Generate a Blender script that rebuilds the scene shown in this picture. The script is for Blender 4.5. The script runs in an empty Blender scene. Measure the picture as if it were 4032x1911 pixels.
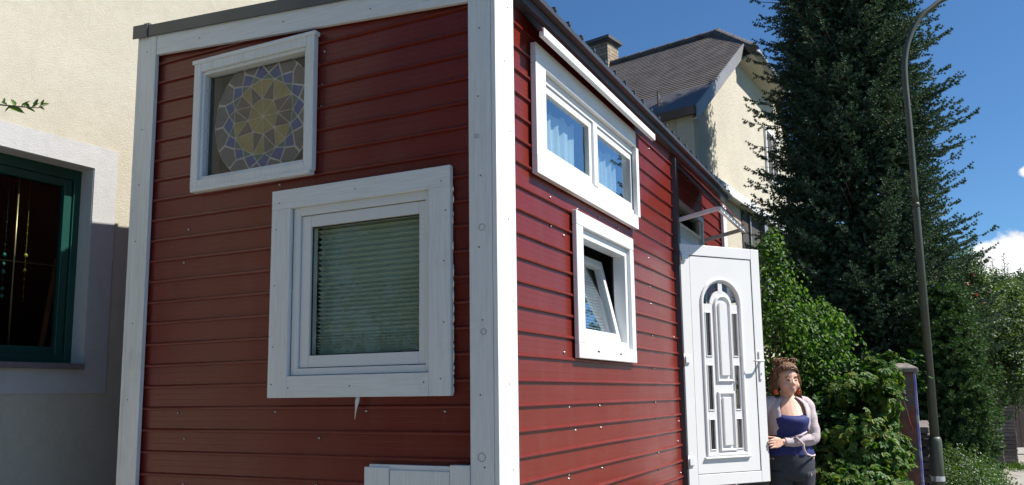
import bpy, bmesh, math, random
import numpy as np
from mathutils import Vector, Matrix
R=math.radians
random.seed(7); rng=np.random.default_rng(7)
scene=bpy.context.scene
COL=scene.collection
for _n in range(1): pass

# ------------------------------------------------------------------ camera
YAW,PITCH,ROLL=.4539,.1361,-.0130
CAM=Vector((1.7855,-3.4526,1.45))
_f=Vector((-math.sin(YAW)*math.cos(PITCH),math.cos(YAW)*math.cos(PITCH),math.sin(PITCH)))
_r=Vector((math.cos(YAW),math.sin(YAW),0)); _u=_r.cross(_f)
_r2=_r*math.cos(ROLL)+_u*math.sin(ROLL); _u2=-_r*math.sin(ROLL)+_u*math.cos(ROLL)
cd=bpy.data.cameras.new('camera'); cam=bpy.data.objects.new('camera',cd); COL.objects.link(cam)
cd.sensor_fit='HORIZONTAL'; cd.sensor_width=36; cd.lens=36*3241.0/4032; cd.shift_y=155/4032
cd.clip_start=.05; cd.clip_end=3000
cam.matrix_world=Matrix(((_r2.x,_u2.x,-_f.x,CAM.x),(_r2.y,_u2.y,-_f.y,CAM.y),(_r2.z,_u2.z,-_f.z,CAM.z),(0,0,0,1)))
scene.camera=cam
HD=Vector((-math.sin(YAW),math.cos(YAW),0)); RT=_r.copy()
def pt(x,y,D):
    """point on the vertical plane D metres ahead, seen at photo position x,y (2576 wide)"""
    k=1.5652
    v=_r2*((x*k-2016)/3241)-_u2*((y*k-955.5-155)/3241)+_f
    return CAM+v*(D/v.dot(HD))

# ------------------------------------------------------------------ light
SUN_AZ,SUN_EL=R(15),R(50)       # azimuth from +x towards +y
w=bpy.data.worlds.new('World'); scene.world=w; w.use_nodes=True
nt=w.node_tree; nt.nodes.clear()
out=nt.nodes.new('ShaderNodeOutputWorld'); bg=nt.nodes.new('ShaderNodeBackground')
sky=nt.nodes.new('ShaderNodeTexSky'); sky.sky_type='NISHITA'; sky.sun_disc=False
sky.sun_elevation=SUN_EL; sky.sun_rotation=R(90)-SUN_AZ; sky.altitude=400
sky.air_density=1.0; sky.dust_density=.25; sky.ozone_density=3.0
bg.inputs[1].default_value=.068
# clouds as part of the sky, fixed in world directions
tc=nt.nodes.new('ShaderNodeTexCoord')
def cloud_dir(px,py):
    v=(pt(px,py,100)-CAM).normalized(); return v
def vmath(op,a,b=None):
    n=nt.nodes.new('ShaderNodeVectorMath'); n.operation=op
    for i,s in enumerate((a,b)):
        if s is None: continue
        if isinstance(s,(tuple,Vector)): n.inputs[i].default_value=tuple(s)
        else: nt.links.new(s,n.inputs[i])
    return n
def fmath(op,a,b=None,clamp=False):
    n=nt.nodes.new('ShaderNodeMath'); n.operation=op; n.use_clamp=clamp
    for i,s in enumerate((a,b)):
        if s is None: continue
        if isinstance(s,(int,float)): n.inputs[i].default_value=s
        else: nt.links.new(s,n.inputs[i])
    return n.outputs[0]
nz=nt.nodes.new('ShaderNodeTexNoise'); nz.inputs['Scale'].default_value=28; nz.inputs['Detail'].default_value=8; nz.inputs['Roughness'].default_value=.6
nt.links.new(tc.outputs['Generated'],nz.inputs['Vector'])
tot=None
for (px,py,rad,k) in ((2530,670,.040,1.0),(2572,715,.05,1.0),(2492,640,.022,1),(2550,632,.026,1),(2576,432,.008,.62),(2450,720,.03,1),(2610,640,.03,1),(2480,700,.016,.8),(2630,720,.03,1)):
    c=cloud_dir(px,py)
    dn=vmath('DISTANCE',tc.outputs['Generated'],c)
    q=fmath('DIVIDE',dn.outputs['Value'],rad)
    q=fmath('SUBTRACT',1.0*k,q)
    tot=q if tot is None else fmath('MAXIMUM',tot,q)
n2=fmath('SUBTRACT',nz.outputs['Fac'],.5); n2=fmath('MULTIPLY',n2,2.6)
m=fmath('ADD',tot,n2); m=fmath('MULTIPLY',m,2.2,True)
gate=fmath('ADD',tot,.45); gate=fmath('MULTIPLY',gate,4,True); m=fmath('MULTIPLY',m,gate,True)
mx=nt.nodes.new('ShaderNodeMix'); mx.data_type='RGBA'
nz2=nt.nodes.new('ShaderNodeTexNoise'); nz2.inputs['Scale'].default_value=40; nt.links.new(tc.outputs['Generated'],nz2.inputs['Vector'])
cr=nt.nodes.new('ShaderNodeMapRange'); nt.links.new(nz2.outputs['Fac'],cr.inputs[0]); cr.inputs[1].default_value=.3; cr.inputs[2].default_value=.7; cr.inputs[3].default_value=7.5; cr.inputs[4].default_value=11
cc=nt.nodes.new('ShaderNodeCombineColor'); 
nt.links.new(cr.outputs[0],cc.inputs[0]); nt.links.new(cr.outputs[0],cc.inputs[1]); nt.links.new(fmath('MULTIPLY',cr.outputs[0],1.05),cc.inputs[2])
tint=vmath('MULTIPLY',sky.outputs[0],(.54,.82,1.04)); nt.links.new(m,mx.inputs[0]); nt.links.new(tint.outputs[0],mx.inputs[6]); nt.links.new(cc.outputs[0],mx.inputs[7])
nt.links.new(mx.outputs[2],bg.inputs[0]); nt.links.new(bg.outputs[0],out.inputs[0])

sd=bpy.data.lights.new('sun','SUN'); sun=bpy.data.objects.new('sun',sd); COL.objects.link(sun)
sd.energy=4.8; sd.angle=R(.53); sd.color=(1,.95,.87)
sv=Vector((math.cos(SUN_EL)*math.cos(SUN_AZ),math.cos(SUN_EL)*math.sin(SUN_AZ),math.sin(SUN_EL)))
sun.rotation_euler=sv.to_track_quat('Z','Y').to_euler(); sun.location=(20,8,30)
scene.view_settings.view_transform='Standard'; scene.view_settings.look='None'
scene.view_settings.exposure=0.85; scene.view_settings.gamma=1
try:
    scene.cycles.max_bounces=8; scene.cycles.transparent_max_bounces=12; scene.cycles.caustics_reflective=False; scene.cycles.caustics_refractive=False
    scene.cycles.sample_clamp_indirect=8
except Exception: pass

# ------------------------------------------------------------------ helpers
def tag(o,label=None,cat=None,group=None,kind=None):
    if label: o['label']=label
    if cat: o['category']=cat
    if group: o['group']=group
    if kind: o['kind']=kind
    return o
def thing(name,label,cat,loc=(0,0,0),group=None):
    o=bpy.data.objects.new(name,None); COL.objects.link(o); o.location=loc; o.empty_display_size=.2
    return tag(o,label,cat,group)
def wloc(o):
    v=Vector((0,0,0))
    while o: v+=o.location; o=o.parent
    return v
def link(name,me,mat,parent=None,bevel=0,smooth=False):
    o=bpy.data.objects.new(name,me); COL.objects.link(o)
    for m_ in (mat if isinstance(mat,(list,tuple)) else [mat]): me.materials.append(m_)
    if parent is not None:
        off=wloc(parent); me.transform(Matrix.Translation(-off)); o.parent=parent
    if bevel:
        b=o.modifiers.new('bevel','BEVEL'); b.width=bevel; b.segments=2; b.limit_method='ANGLE'; b.angle_limit=R(40)
    if smooth:
        me.polygons.foreach_set('use_smooth',[True]*len(me.polygons))
    return o
class MB:
    def __init__(s): s.v=[]; s.f=[]; s.m=[]
    def add(s,V,F,mi=0):
        k=len(s.v); s.v+= [tuple(p) for p in V]; s.f+=[tuple(i+k for i in f) for f in F]; s.m+=[mi]*len(F); return s
    def box(s,a,b,mi=0):
        x0,y0,z0=[min(a[i],b[i]) for i in range(3)]; x1,y1,z1=[max(a[i],b[i]) for i in range(3)]
        return s.hexa([(x0,y0,z0),(x1,y0,z0),(x1,y1,z0),(x0,y1,z0),(x0,y0,z1),(x1,y0,z1),(x1,y1,z1),(x0,y1,z1)],mi)
    def hexa(s,P,mi=0):
        return s.add(P,[(0,3,2,1),(4,5,6,7),(0,1,5,4),(1,2,6,5),(2,3,7,6),(3,0,4,7)],mi)
    def obox(s,o,ax,ay,az,a,b,mi=0):
        """box a..b in a local frame o + x*ax + y*ay + z*az"""
        x0,y0,z0=a; x1,y1,z1=b
        return s.hexa([o+ax*x+ay*y+az*z for z in (z0,z1) for x,y in ((x0,y0),(x1,y0),(x1,y1),(x0,y1))],mi)
    def prism(s,poly,d,mi=0):
        """extrude a polygon (3D points) by vector d"""
        n=len(poly); V=[Vector(p) for p in poly]+[Vector(p)+Vector(d) for p in poly]
        return s.add(V,[tuple(range(n))[::-1],tuple(range(n,2*n))]+[(i,(i+1)%n,n+(i+1)%n,n+i) for i in range(n)],mi)
    def tube(s,pts,rad,n=8,mi=0,cap=True):
        pts=[Vector(p) for p in pts]; rad=rad if isinstance(rad,(list,tuple)) else [rad]*len(pts)
        V=[];F=[]; up=None
        for i,p in enumerate(pts):
            t=(pts[min(i+1,len(pts)-1)]-pts[max(i-1,0)]).normalized()
            if up is None:
                up=t.orthogonal().normalized()
            up=(up-t*up.dot(t)).normalized(); sd_=t.cross(up)
            for k in range(n):
                a=2*math.pi*k/n; V.append(p+(up*math.cos(a)+sd_*math.sin(a))*rad[i])
        for i in range(len(pts)-1):
            for k in range(n): F.append((i*n+k,i*n+(k+1)%n,(i+1)*n+(k+1)%n,(i+1)*n+k))
        if cap: F.append(tuple(range(n))[::-1]); F.append(tuple((len(pts)-1)*n+k for k in range(n)))
        return s.add(V,F,mi)
    def lathe(s,o,prof,ax=Vector((0,0,1)),n=16,mi=0):
        pts=[Vector(o)+ax*h for r_,h in prof]; return s.tube(pts,[max(r_,1e-4) for r_,h in prof],n,mi)
    def build(s,name,mat,parent=None,bevel=0,smooth=False):
        me=bpy.data.meshes.new(name); me.from_pydata(s.v,[],s.f); me.update()
        bm=bmesh.new(); bm.from_mesh(me); bmesh.ops.recalc_face_normals(bm,faces=bm.faces); bm.to_mesh(me); bm.free()
        o=link(name,me,mat,parent,bevel,smooth)
        if any(s.m): me.polygons.foreach_set('material_index',s.m)
        return o
def mesh_np(name,V,F,mat,parent=None,smooth=False,mi=None):
    """V (N,3), F (M,k) with a constant k"""
    V=np.asarray(V,dtype=np.float32); F=np.asarray(F,dtype=np.int32); k=F.shape[1]
    me=bpy.data.meshes.new(name); me.vertices.add(len(V)); me.vertices.foreach_set('co',V.ravel())
    me.loops.add(F.size); me.loops.foreach_set('vertex_index',F.ravel())
    me.polygons.add(len(F)); me.polygons.foreach_set('loop_start',np.arange(0,F.size,k,dtype=np.int32)); me.polygons.foreach_set('loop_total',np.full(len(F),k,dtype=np.int32))
    me.update(calc_edges=True); me.validate()
    o=link(name,me,mat,parent,0,smooth)
    if mi is not None: me.polygons.foreach_set('material_index',mi)
    return o
def dup(o,delta=Vector((0,0,0)),parent=None):
    c=o.copy(); COL.objects.link(c); c.parent=parent if parent is not None else o.parent; c.location=o.location+delta
    return c

# ------------------------------------------------------------------ materials
class N:
    def __init__(s,name):
        s.m=bpy.data.materials.new(name); s.m.use_nodes=True; s.t=s.m.node_tree; s.t.nodes.clear()
        s.out=s.n('OutputMaterial'); s.p=s.n('BsdfPrincipled'); s.l(s.p.outputs[0],s.out.inputs[0]); s.tc=s.n('TexCoord')
    def n(s,k): return s.t.nodes.new('ShaderNode'+k)
    def l(s,a,b): s.t.links.new(a,b)
    def mapping(s,scale=(1,1,1),rot=(0,0,0)):
        m=s.n('Mapping'); m.inputs['Scale'].default_value=scale; m.inputs['Rotation'].default_value=rot; s.l(s.tc.outputs['Object'],m.inputs[0]); return m.outputs[0]
    def noise(s,sc,detail=4,rough=.55,vec=None,dist=0):
        n=s.n('TexNoise'); n.inputs['Scale'].default_value=sc; n.inputs['Detail'].default_value=detail; n.inputs['Roughness'].default_value=rough; n.inputs['Distortion'].default_value=dist
        s.l(vec if vec is not None else s.tc.outputs['Object'],n.inputs['Vector']); return n.outputs['Fac']
    def ramp(s,fac,stops):
        r=s.n('ValToRGB'); e=r.color_ramp.elements
        while len(e)<len(stops): e.new(.5)
        for i,(p,c) in enumerate(stops): e[i].position=p; e[i].color=(*c,1) if len(c)==3 else c
        s.l(fac,r.inputs[0]); return r.outputs[0]
    def mix(s,fac,a,b,mode='MIX'):
        m=s.n('Mix'); m.data_type='RGBA'; m.blend_type=mode
        for i,v in ((0,fac),(6,a),(7,b)):
            if hasattr(v,'links'): s.l(v,m.inputs[i])
            elif i==0: m.inputs[0].default_value=v
            else: m.inputs[i].default_value=(*v,1)
        return m.outputs[2]
    def mth(s,op,a,b=None,clamp=False):
        m=s.n('Math'); m.operation=op; m.use_clamp=clamp
        for i,v in enumerate((a,b)):
            if v is None: continue
            if hasattr(v,'links'): s.l(v,m.inputs[i])
            else: m.inputs[i].default_value=v
        return m.outputs[0]
    def bump(s,h,strength=.3,dist=.01):
        b=s.n('Bump'); b.inputs['Strength'].default_value=strength; b.inputs['Distance'].default_value=dist; s.l(h,b.inputs['Height']); 
        s.l(b.outputs[0],s.p.inputs['Normal']); return b
    def col(s,c):
        if hasattr(c,'links'): s.l(c,s.p.inputs['Base Color'])
        else: s.p.inputs['Base Color'].default_value=(*c,1)
    def set(s,**k):
        for a,v in k.items(): s.p.inputs[a.replace('_',' ')].default_value=v
        return s
def simple(name,c,rough=.5,metal=0,var=.12,sc=8,bump=0,bsc=60,bd=.004,**k):
    a=N(name); n=a.noise(sc,5); lo=tuple(x*(1-var) for x in c); hi=tuple(min(1,x*(1+var)) for x in c)
    a.col(a.ramp(n,[(.3,lo),(.7,hi)])); a.set(Roughness=rough,Metallic=metal,**k)
    if bump: a.bump(a.noise(bsc,4),bump,bd)
    return a.m
def painted_wood(name,c=(.70,.72,.73),vert=True):
    a=N(name)
    g=a.noise(6,6,.65,a.mapping((14,14,.8) if vert else (.8,.8,14)))
    d=a.noise(2.2,6,.7)
    base=a.ramp(g,[(.3,tuple(x*.86 for x in c)),(.6,c)])
    dirt=a.ramp(d,[(.55,(1,1,1)),(.8,(.82,.80,.76))])
    ch=a.ramp(a.noise(26,5,.7,a.mapping((1,1,.35) if vert else (.35,.35,1))),[(.70,(1,1,1)),(.735,(.62,.58,.52))])
    st=a.ramp(a.noise(7,5,.6,a.mapping((1,1,.12) if vert else (.3,.3,1))),[(.58,(1,1,1)),(.75,(.86,.85,.82))])
    a.col(a.mix(1,a.mix(1,a.mix(1,base,dirt,'MULTIPLY'),ch,'MULTIPLY'),st,'MULTIPLY')); a.set(Roughness=.55); a.bump(g,.25,.003)
    return a.m
def siding_mat():
    a=N('oxide red coated steel sheet')
    n=a.noise(1.3,4); f=a.noise(3,3,.5,a.mapping((.25,.25,22)))
    base=a.ramp(n,[(.3,(.126,.013,.0075)),(.7,(.150,.0165,.0095))])
    du=a.ramp(a.noise(5,6,.65,a.mapping((1.6,1.6,.35))),[(.5,(0,0,0)),(.85,(1,1,1))]); 
    a.col(a.mix(a.mth('MULTIPLY',du,.13),a.mix(a.mth('MULTIPLY',f,.12),base,(.17,.03,.022)),(.22,.15,.12)))
    r=a.n('MapRange'); a.l(a.noise(9,5,.6,a.mapping((.4,.4,5))),r.inputs[0]); r.inputs[3].default_value=.24; r.inputs[4].default_value=.36
    a.l(r.outputs[0],a.p.inputs['Roughness'])
    h=a.mth('ADD',a.noise(2.3,2,.5,a.mapping((.5,.5,3))),a.mth('MULTIPLY',a.noise(3,2,.5,a.mapping((.12,.12,26))),.12))
    a.bump(h,.35,.012); a.set(Specular_IOR_Level=.36)
    return a.m
def plaster(name,c,strength=.8,sc=55,lo=.85):
    a=N(name)
    v=a.noise(sc,5,.62,a.mapping((1,1,1.5)),.9); r=a.ramp(v,[(.38,(0,0,0)),(.56,(1,1,1))])
    big=a.noise(.9,5,.6); col=a.mix(1,a.ramp(big,[(.3,tuple(x*lo for x in c)),(.7,c)]),a.ramp(a.noise(14,4),[(.3,(.94,.93,.91)),(.6,(1,1,1))]),'MULTIPLY')
    a.col(col); a.set(Roughness=.9,Specular_IOR_Level=.2); a.bump(r,strength,.006); return a.m
def glass(name,refl=1.6,tint=(.9,.95,.93),rough=.0,dark=0,minr=.05):
    a=N(name); t=a.n('BsdfTransparent'); t.inputs[0].default_value=(*tint,1); g=a.n('BsdfGlossy'); g.inputs[0].default_value=(.9,.93,.95,1); g.inputs['Roughness'].default_value=rough
    f=a.n('Fresnel'); f.inputs[0].default_value=1.55
    m=a.n('MixShader'); gm=a.n('NewGeometry'); fa=a.mth('MULTIPLY',a.mth('ADD',a.mth('MULTIPLY',f.outputs[0],refl),minr,True),a.mth('SUBTRACT',1.0,gm.outputs['Backfacing'])); a.l(fa,m.inputs[0]); a.l(t.outputs[0],m.inputs[1]); a.l(g.outputs[0],m.inputs[2]); a.l(m.outputs[0],a.out.inputs[0])
    b=a.n('Bump'); b.inputs['Strength'].default_value=.05; b.inputs['Distance'].default_value=.01; a.l(a.noise(2.5,2),b.inputs['Height']); a.l(b.outputs[0],g.inputs['Normal'])
    return a.m
def leafmat(name,cols,trans=.35,rough=.5,spec=.35):
    a=N(name); g=a.n('NewGeometry'); c=a.ramp(g.outputs['Random Per Island'],[(i/(len(cols)-1),q) for i,q in enumerate(cols)])
    a.col(c); a.set(Roughness=rough,Specular_IOR_Level=spec)
    tr=a.n('BsdfTranslucent'); a.l(a.mix(1,c,(1.5,1.7,.55),'MULTIPLY'),tr.inputs[0])
    m=a.n('MixShader'); m.inputs[0].default_value=trans; a.l(a.p.outputs[0],m.inputs[1]); a.l(tr.outputs[0],m.inputs[2]); a.l(m.outputs[0],a.out.inputs[0])
    return a.m
M={}
M['red']=siding_mat()
M['wood']=painted_wood('white painted vertical board'); M['woodh']=painted_wood('white painted horizontal board',vert=False)
M['pvc']=simple('white window plastic',(.66,.675,.69),.28,0,.03,5)
M['doorpvc']=simple('white door plastic',(.68,.68,.675),.32,0,.02,5)
M['rubber']=simple('black rubber seal',(.02,.02,.02),.6)
M['rooftin']=simple('anthracite roof metal',(.07,.08,.09),.38,.3,.15,3,.15,12)
M['steel']=simple('zinc screw',(.36,.35,.33),.42,1)
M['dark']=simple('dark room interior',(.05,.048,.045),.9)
M['room']=simple('room lining board',(.10,.085,.07),.8)
M['glass']=glass('window glass',.5,(.82,.87,.83),0,0,.0); M['glassS']=glass('sunlit side window glass',3.0,(.85,.92,.92),0,0,.06)
M['glass2']=glass('reflective window glass',.55,(.92,.95,.95),0,0,.01)
M['cream']=plaster('cream scraped plaster',(.50,.468,.385),.42,80)
M['surround']=plaster('grey white smooth plaster',(.47,.47,.475),.3,70)
M['reveal']=simple('smooth grey reveal plaster',(.50,.51,.52),.9,0,.05,10,.1,80)
M['greenframe']=simple('dark green window paint',(.007,.052,.040),.3,0,.1,8)
M['sillstone']=simple('brown grey stone sill',(.13,.11,.115),.6,0,.2,20,.2)
M['brass']=simple('brass glazing bar',(.55,.42,.22),.35,.8)
M['alu']=simple('brushed aluminium',(.62,.63,.65),.35,.7,.08,6)
M['greypanel']=simple('grey sheet panel',(.45,.48,.51),.5,.1,.06,5)
# ------------------------------------------------------------------ ground
def ground():
    a=N('concrete and soil ground'); n=a.noise(3,6); c=a.ramp(n,[(.3,(.26,.24,.21)),(.7,(.34,.32,.285))])
    v=a.n('TexVoronoi'); v.feature='DISTANCE_TO_EDGE'; v.inputs['Scale'].default_value=.55; a.l(a.tc.outputs['Object'],v.inputs['Vector'])
    nn=a.noise(2.5,6); 
    crack=a.ramp(a.mth('ADD',v.outputs[0],a.mth('MULTIPLY',a.mth('SUBTRACT',nn,.5),.08)),[(.0,(.12,.11,.1)),(.012,(1,1,1))])
    a.col(a.mix(1,a.mix(1,c,crack,'MULTIPLY'),a.ramp(a.noise(120,3),[(.3,(.8,.8,.8)),(.6,(1,1,1))]),'MULTIPLY')); a.set(Roughness=.92); a.bump(a.noise(90,4),.3,.006)
    g=simple('grassy earth',(.06,.075,.03),.95,0,.4,3,.4,25,.03)
    o=MB().add([(-400,-400,-.02),(400,-400,-.02),(400,600,-.02),(-400,600,-.02)],[(0,1,2,3)]).build('ground',g); tag(o,kind='structure')
    p=MB().box((-3.6,-30,-.019),(9,6.4,.0)).build('paved_yard',simple('pale asphalt',(.20,.185,.16),.9,0,.25,2,.5,120,.006)); tag(p,kind='structure')
    q=MB().add([(2.3,6.4,-.012),(8,6.4,-.012),(14,45,-.012),(6.2,45,-.012),(3.0,15,-.012)],[(0,1,2,3,4)]).build('footpath',a.m); tag(q,kind='structure')
ground()

# ------------------------------------------------------------------ siding with real openings
PITCH_R=.125; Z0=2.648
def siding(axis,u0,u1,z0,z1fn,holes,name,parent,flip=1):
    """axis 'x': wall in plane y=0 facing -y ; axis 'y': wall in plane x=0 facing +x"""
    prof=[(-.0120,0),(-.009,.0125),(-.003,.0145),(.003,.0125),(.0105,0),(.047,0),(.048,.0005),(.049,0),(.078,0),(.079,.0005),(.080,0)]
    zs=[]
    k=math.floor((z0-Z0)/PITCH_R)-1
    zmax=max(z1fn(u0),z1fn(u1))
    while Z0+k*PITCH_R<zmax+.1:
        for dz,h in prof: zs.append((Z0+k*PITCH_R+dz,h))
        k+=1
    hz=[z for h in holes for z in (h[2],h[3])]
    def hh(z):
        for (a,ha),(b,hb) in zip(zs,zs[1:]):
            if a<=z<=b: return ha+(hb-ha)*(z-a)/(b-a)
        return 0
    zs=sorted([(z,h) for z,h in zs if z>=z0 and all(abs(z-q)>.0008 for q in hz)]+[(z,hh(z)) for z in hz]+[(z0,hh(z0))])
    us=sorted(set([u0,u1]+[h[0] for h in holes]+[h[1] for h in holes]+[u0+(u1-u0)*i/24 for i in range(25)]))
    V=[];F=[];idx={}
    for i,u in enumerate(us):
        top=z1fn(u)
        for j,(z,h) in enumerate(zs):
            zz=min(z,top); idx[i,j]=len(V)
            # sheets are never perfectly flat
            wob=.0012*math.sin(u*5.1+zz*3)+.001*math.sin(u*11.3-zz*7)
            V.append((u,-h-wob,zz) if axis=='x' else (h+wob,u,zz))
    for i in range(len(us)-1):
        for j in range(len(zs)-1):
            cu=(us[i]+us[i+1])/2; cz=(zs[j][0]+zs[j+1][0])/2
            if zs[j][0]>max(z1fn(us[i]),z1fn(us[i+1])): continue
            if any(h[0]<cu<h[1] and h[2]<cz<h[3] for h in holes): continue
            F.append((idx[i,j],idx[i+1,j],idx[i+1,j+1],idx[i,j+1]))
    me=bpy.data.meshes.new(name); me.from_pydata(V,[],F); me.update()
    bm=bmesh.new(); bm.from_mesh(me); bmesh.ops.remove_doubles(bm,verts=bm.verts,dist=1e-5)
    bmesh.ops.recalc_face_normals(bm,faces=bm.faces); bm.to_mesh(me); bm.free()
    o=link(name,me,M['red'],parent)
    return o
# ------------------------------------------------------------------ tiny house
XW=-2.455; YL=5.40
house=thing('tiny_house','dark red metal clad tiny house on wheels with white corner boards and open white door','tiny house',(0,0,0))
def roof_under(x): return 3.405-.0735*x      # underside of the rake fascia's lower edge along the front
sw=(-1.895,-1.09,2.70,3.385)      # small window opening (front)
bw=(-1.215,-.335,1.565,2.465)     # big window opening (front)
siding('x',XW+.02,-.005,.35,lambda x:roof_under(x)+.09,[sw,bw],'front_cladding',house)
uw=(.56,2.30,2.72,3.24)           # upper side window
lw=(1.10,2.02,1.745,2.445)        # tilted side window
dr=(3.42,4.40,.62,3.12)           # doorway with transom above
siding('y',.005,YL-.02,.35,lambda y:3.52,[uw,lw,dr],'side_cladding',house)
# back walls, floor, ceiling: an inner lining so the rooms read as rooms
b=MB(); t=.10
def wall_holes(b,axis,c0,c1,u0,u1,z0,z1,holes):
    us=sorted({u0,u1,*[h[0] for h in holes],*[h[1] for h in holes]}); zs=sorted({z0,z1,*[h[2] for h in holes],*[h[3] for h in holes]})
    for i in range(len(us)-1):
        for j in range(len(zs)-1):
            cu=(us[i]+us[i+1])/2; cz=(zs[j]+zs[j+1])/2
            if any(h[0]<cu<h[1] and h[2]<cz<h[3] for h in holes): continue
            b.box((us[i],c0,zs[j]),(us[i+1],c1,zs[j+1])) if axis=='x' else b.box((c0,us[i],zs[j]),(c1,us[i+1],zs[j+1]))
wall_holes(b,'x',.012,.10,XW+.02,-.012,.5,3.47,[sw,bw]); wall_holes(b,'y',-.10,-.012,.10,YL-.02,.5,3.47,[uw,lw,dr])
b.box((XW+.02,.1,.5),(XW+.1,YL-.1,3.47)); b.box((XW+.02,YL-.1,.5),(-.1,YL-.02,3.47))
b.box((XW+.1,.1,.5),(-.1,YL-.1,.62)); b.box((XW+.1,.1,3.41),(-.1,YL-.1,3.47))
b.box((XW+.1,2.52,.62),(-.1,2.58,3.3))
b.box((-2.34,.40,2.45),(-.75,.42,3.405))  # added blackout panel behind the rosette, hides the sunlit spot inside
b.build('inner_lining',M['room'],house)
# outer skins of the far sides
MB().box((XW,.02,.35),(XW+.015,YL-.005,3.58)).build('rear_cladding',M['red'],house)
MB().box((XW+.02,YL-.018,.35),(-.02,YL,3.45)).build('end_cladding',M['red'],house)
MB().box((XW+.1,.1,.30),(-.1,YL-.1,.42)).build('chassis',M['rooftin'],house)
for yy in (1.9,2.7):
    for xx in (XW+.25,-.30):
        MB().lathe((xx-.1,yy,.33),[(.05,0),(.2,.0),(.32,.02),(.33,.1),(.32,.18),(.2,.2),(.05,.2)],Vector((1,0,0)),24).build('wheel',M['rubber'],house,smooth=False)
# corner boards : one mesh each
def board(name,a,b_,mat,parent,bev=.003): return MB().box(a,b_).build(name,mat,parent,bev)
EX=.047
board('corner_board',(XW,-.040,.30),(XW+.135,-.012,3.72),M['wood'],house)
board('corner_board',(XW-.03,-.038,.30),(XW-.002,.14,3.72),M['wood'],house)
board('corner_board',(-.105,-.042,.30),(EX-.027,-.012,3.50),M['wood'],house)
board('corner_board',(EX-.025,-.042,.30),(EX,.166,3.475),M['wood'],house)
board('corner_board',(EX-.03,YL-.13,.30),(EX,YL+.03,3.45),M['wood'],house)
# rake fascia (sloping white board) and dark metal rake flashing
def slopebox(x0,x1,zb,th,y0,y1):
    f=lambda x: roof_under(x)+zb
    return [(x0,y0,f(x0)),(x1,y0,f(x1)),(x1,y1,f(x1)),(x0,y1,f(x0)),(x0,y0,f(x0)+th),(x1,y0,f(x1)+th),(x1,y1,f(x1)+th),(x0,y1,f(x0)+th)]
MB().hexa(slopebox(XW+.138,-.108,-.005,.135,-.038,-.012)).build('rake_board',M['woodh'],house,.003)
MB().hexa(slopebox(XW-.035,.03,.118,.075,-.052,-.0405)).hexa(slopebox(XW-.035,.03,.190,.010,-.0395,.10)).build('rake_flashing',M['rooftin'],house,.002)
MB().hexa(slopebox(XW-.06,XW+.07,.112,.088,-.058,-.0525)).hexa(slopebox(XW+.0,XW+.05,.203,.018,-.03,.03)).build('flashing_end_cap',M['rooftin'],house,.003)
# roof sheet with ribs
b=MB()
b.hexa(slopebox(XW-.05,.105,.150,.03,.04,YL+.12))
y=.16
while y<YL+.1:
    b.hexa(slopebox(XW-.05,.112,.182,.018,y,y+.03)); y+=.207
b.build('roof_sheet',M['rooftin'],house)
MB().box((.004,.02,3.495),(.05,YL+.10,3.53)).build('eave_board',M['rooftin'],house)
MB().box((.052,.02,3.50),(.062,YL+.1,3.545)).build('eave_flashing',M['rooftin'],house)
# --- front windows
def screw_at(p,n,parent=house,r=.0085):
    n=Vector(n); p=Vector(p)
    m_=MB().lathe(p,[(r,0),(r*.95,.0025),(r*.55,.003),(r*.55,.006),(r*.3,.0068)],n,10)
    return m_.build('screw',M['steel'],parent,smooth=True)
def nail(p,n,parent):
    return MB().lathe(Vector(p),[(.004,0),(.0035,.0012)],Vector(n),8).build('nail',M['rubber'],parent)
# small stained glass window: mitred double profile frame
W1=MB(); x0,x1,z0,z1=-1.972,-1.068,2.667,3.434
fr=.055
for (a,c) in (((x0,-.05,z0),(x0+fr,-.012,z1)),((x1-fr,-.05,z0),(x1,-.012,z1)),((x0+fr,-.05,z1-fr),(x1-fr,-.012,z1)),((x0+fr,-.05,z0),(x1-fr,-.012,z0+fr*.9))): W1.box(a,c)
g=.02
W1.box((x0+fr,-.036,z0+fr*.9),(x0+fr+g,.03,z1-fr)); W1.box((x1-fr-g,-.036,z0+fr*.9),(x1-fr,.03,z1-fr)); W1.box((x0+fr+g,-.036,z1-fr-g),(x1-fr-g,.03,z1-fr)); W1.box((x0+fr+g,-.036,z0+fr*.9),(x1-fr-g,.03,z0+fr*.9+g))
win1=W1.build('window',M['wood'],house,.004); win1['label']='square window with a stained glass rosette'
MB().box((x0-.012,-.056,z1-.004),(x1+.012,-.012,z1+.02)).build('top_trim',M['woodh'],win1,.003)
MB().box((x0+.01,-.056,z0-.022),(x1-.01,-.012,z0+.002)).build('bottom_trim',M['woodh'],win1,.003)
MB().box((x0+.06,.004,z0+.05),(x1-.06,.008,z1-.06)).build('pane',M['glass2'],win1)
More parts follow.
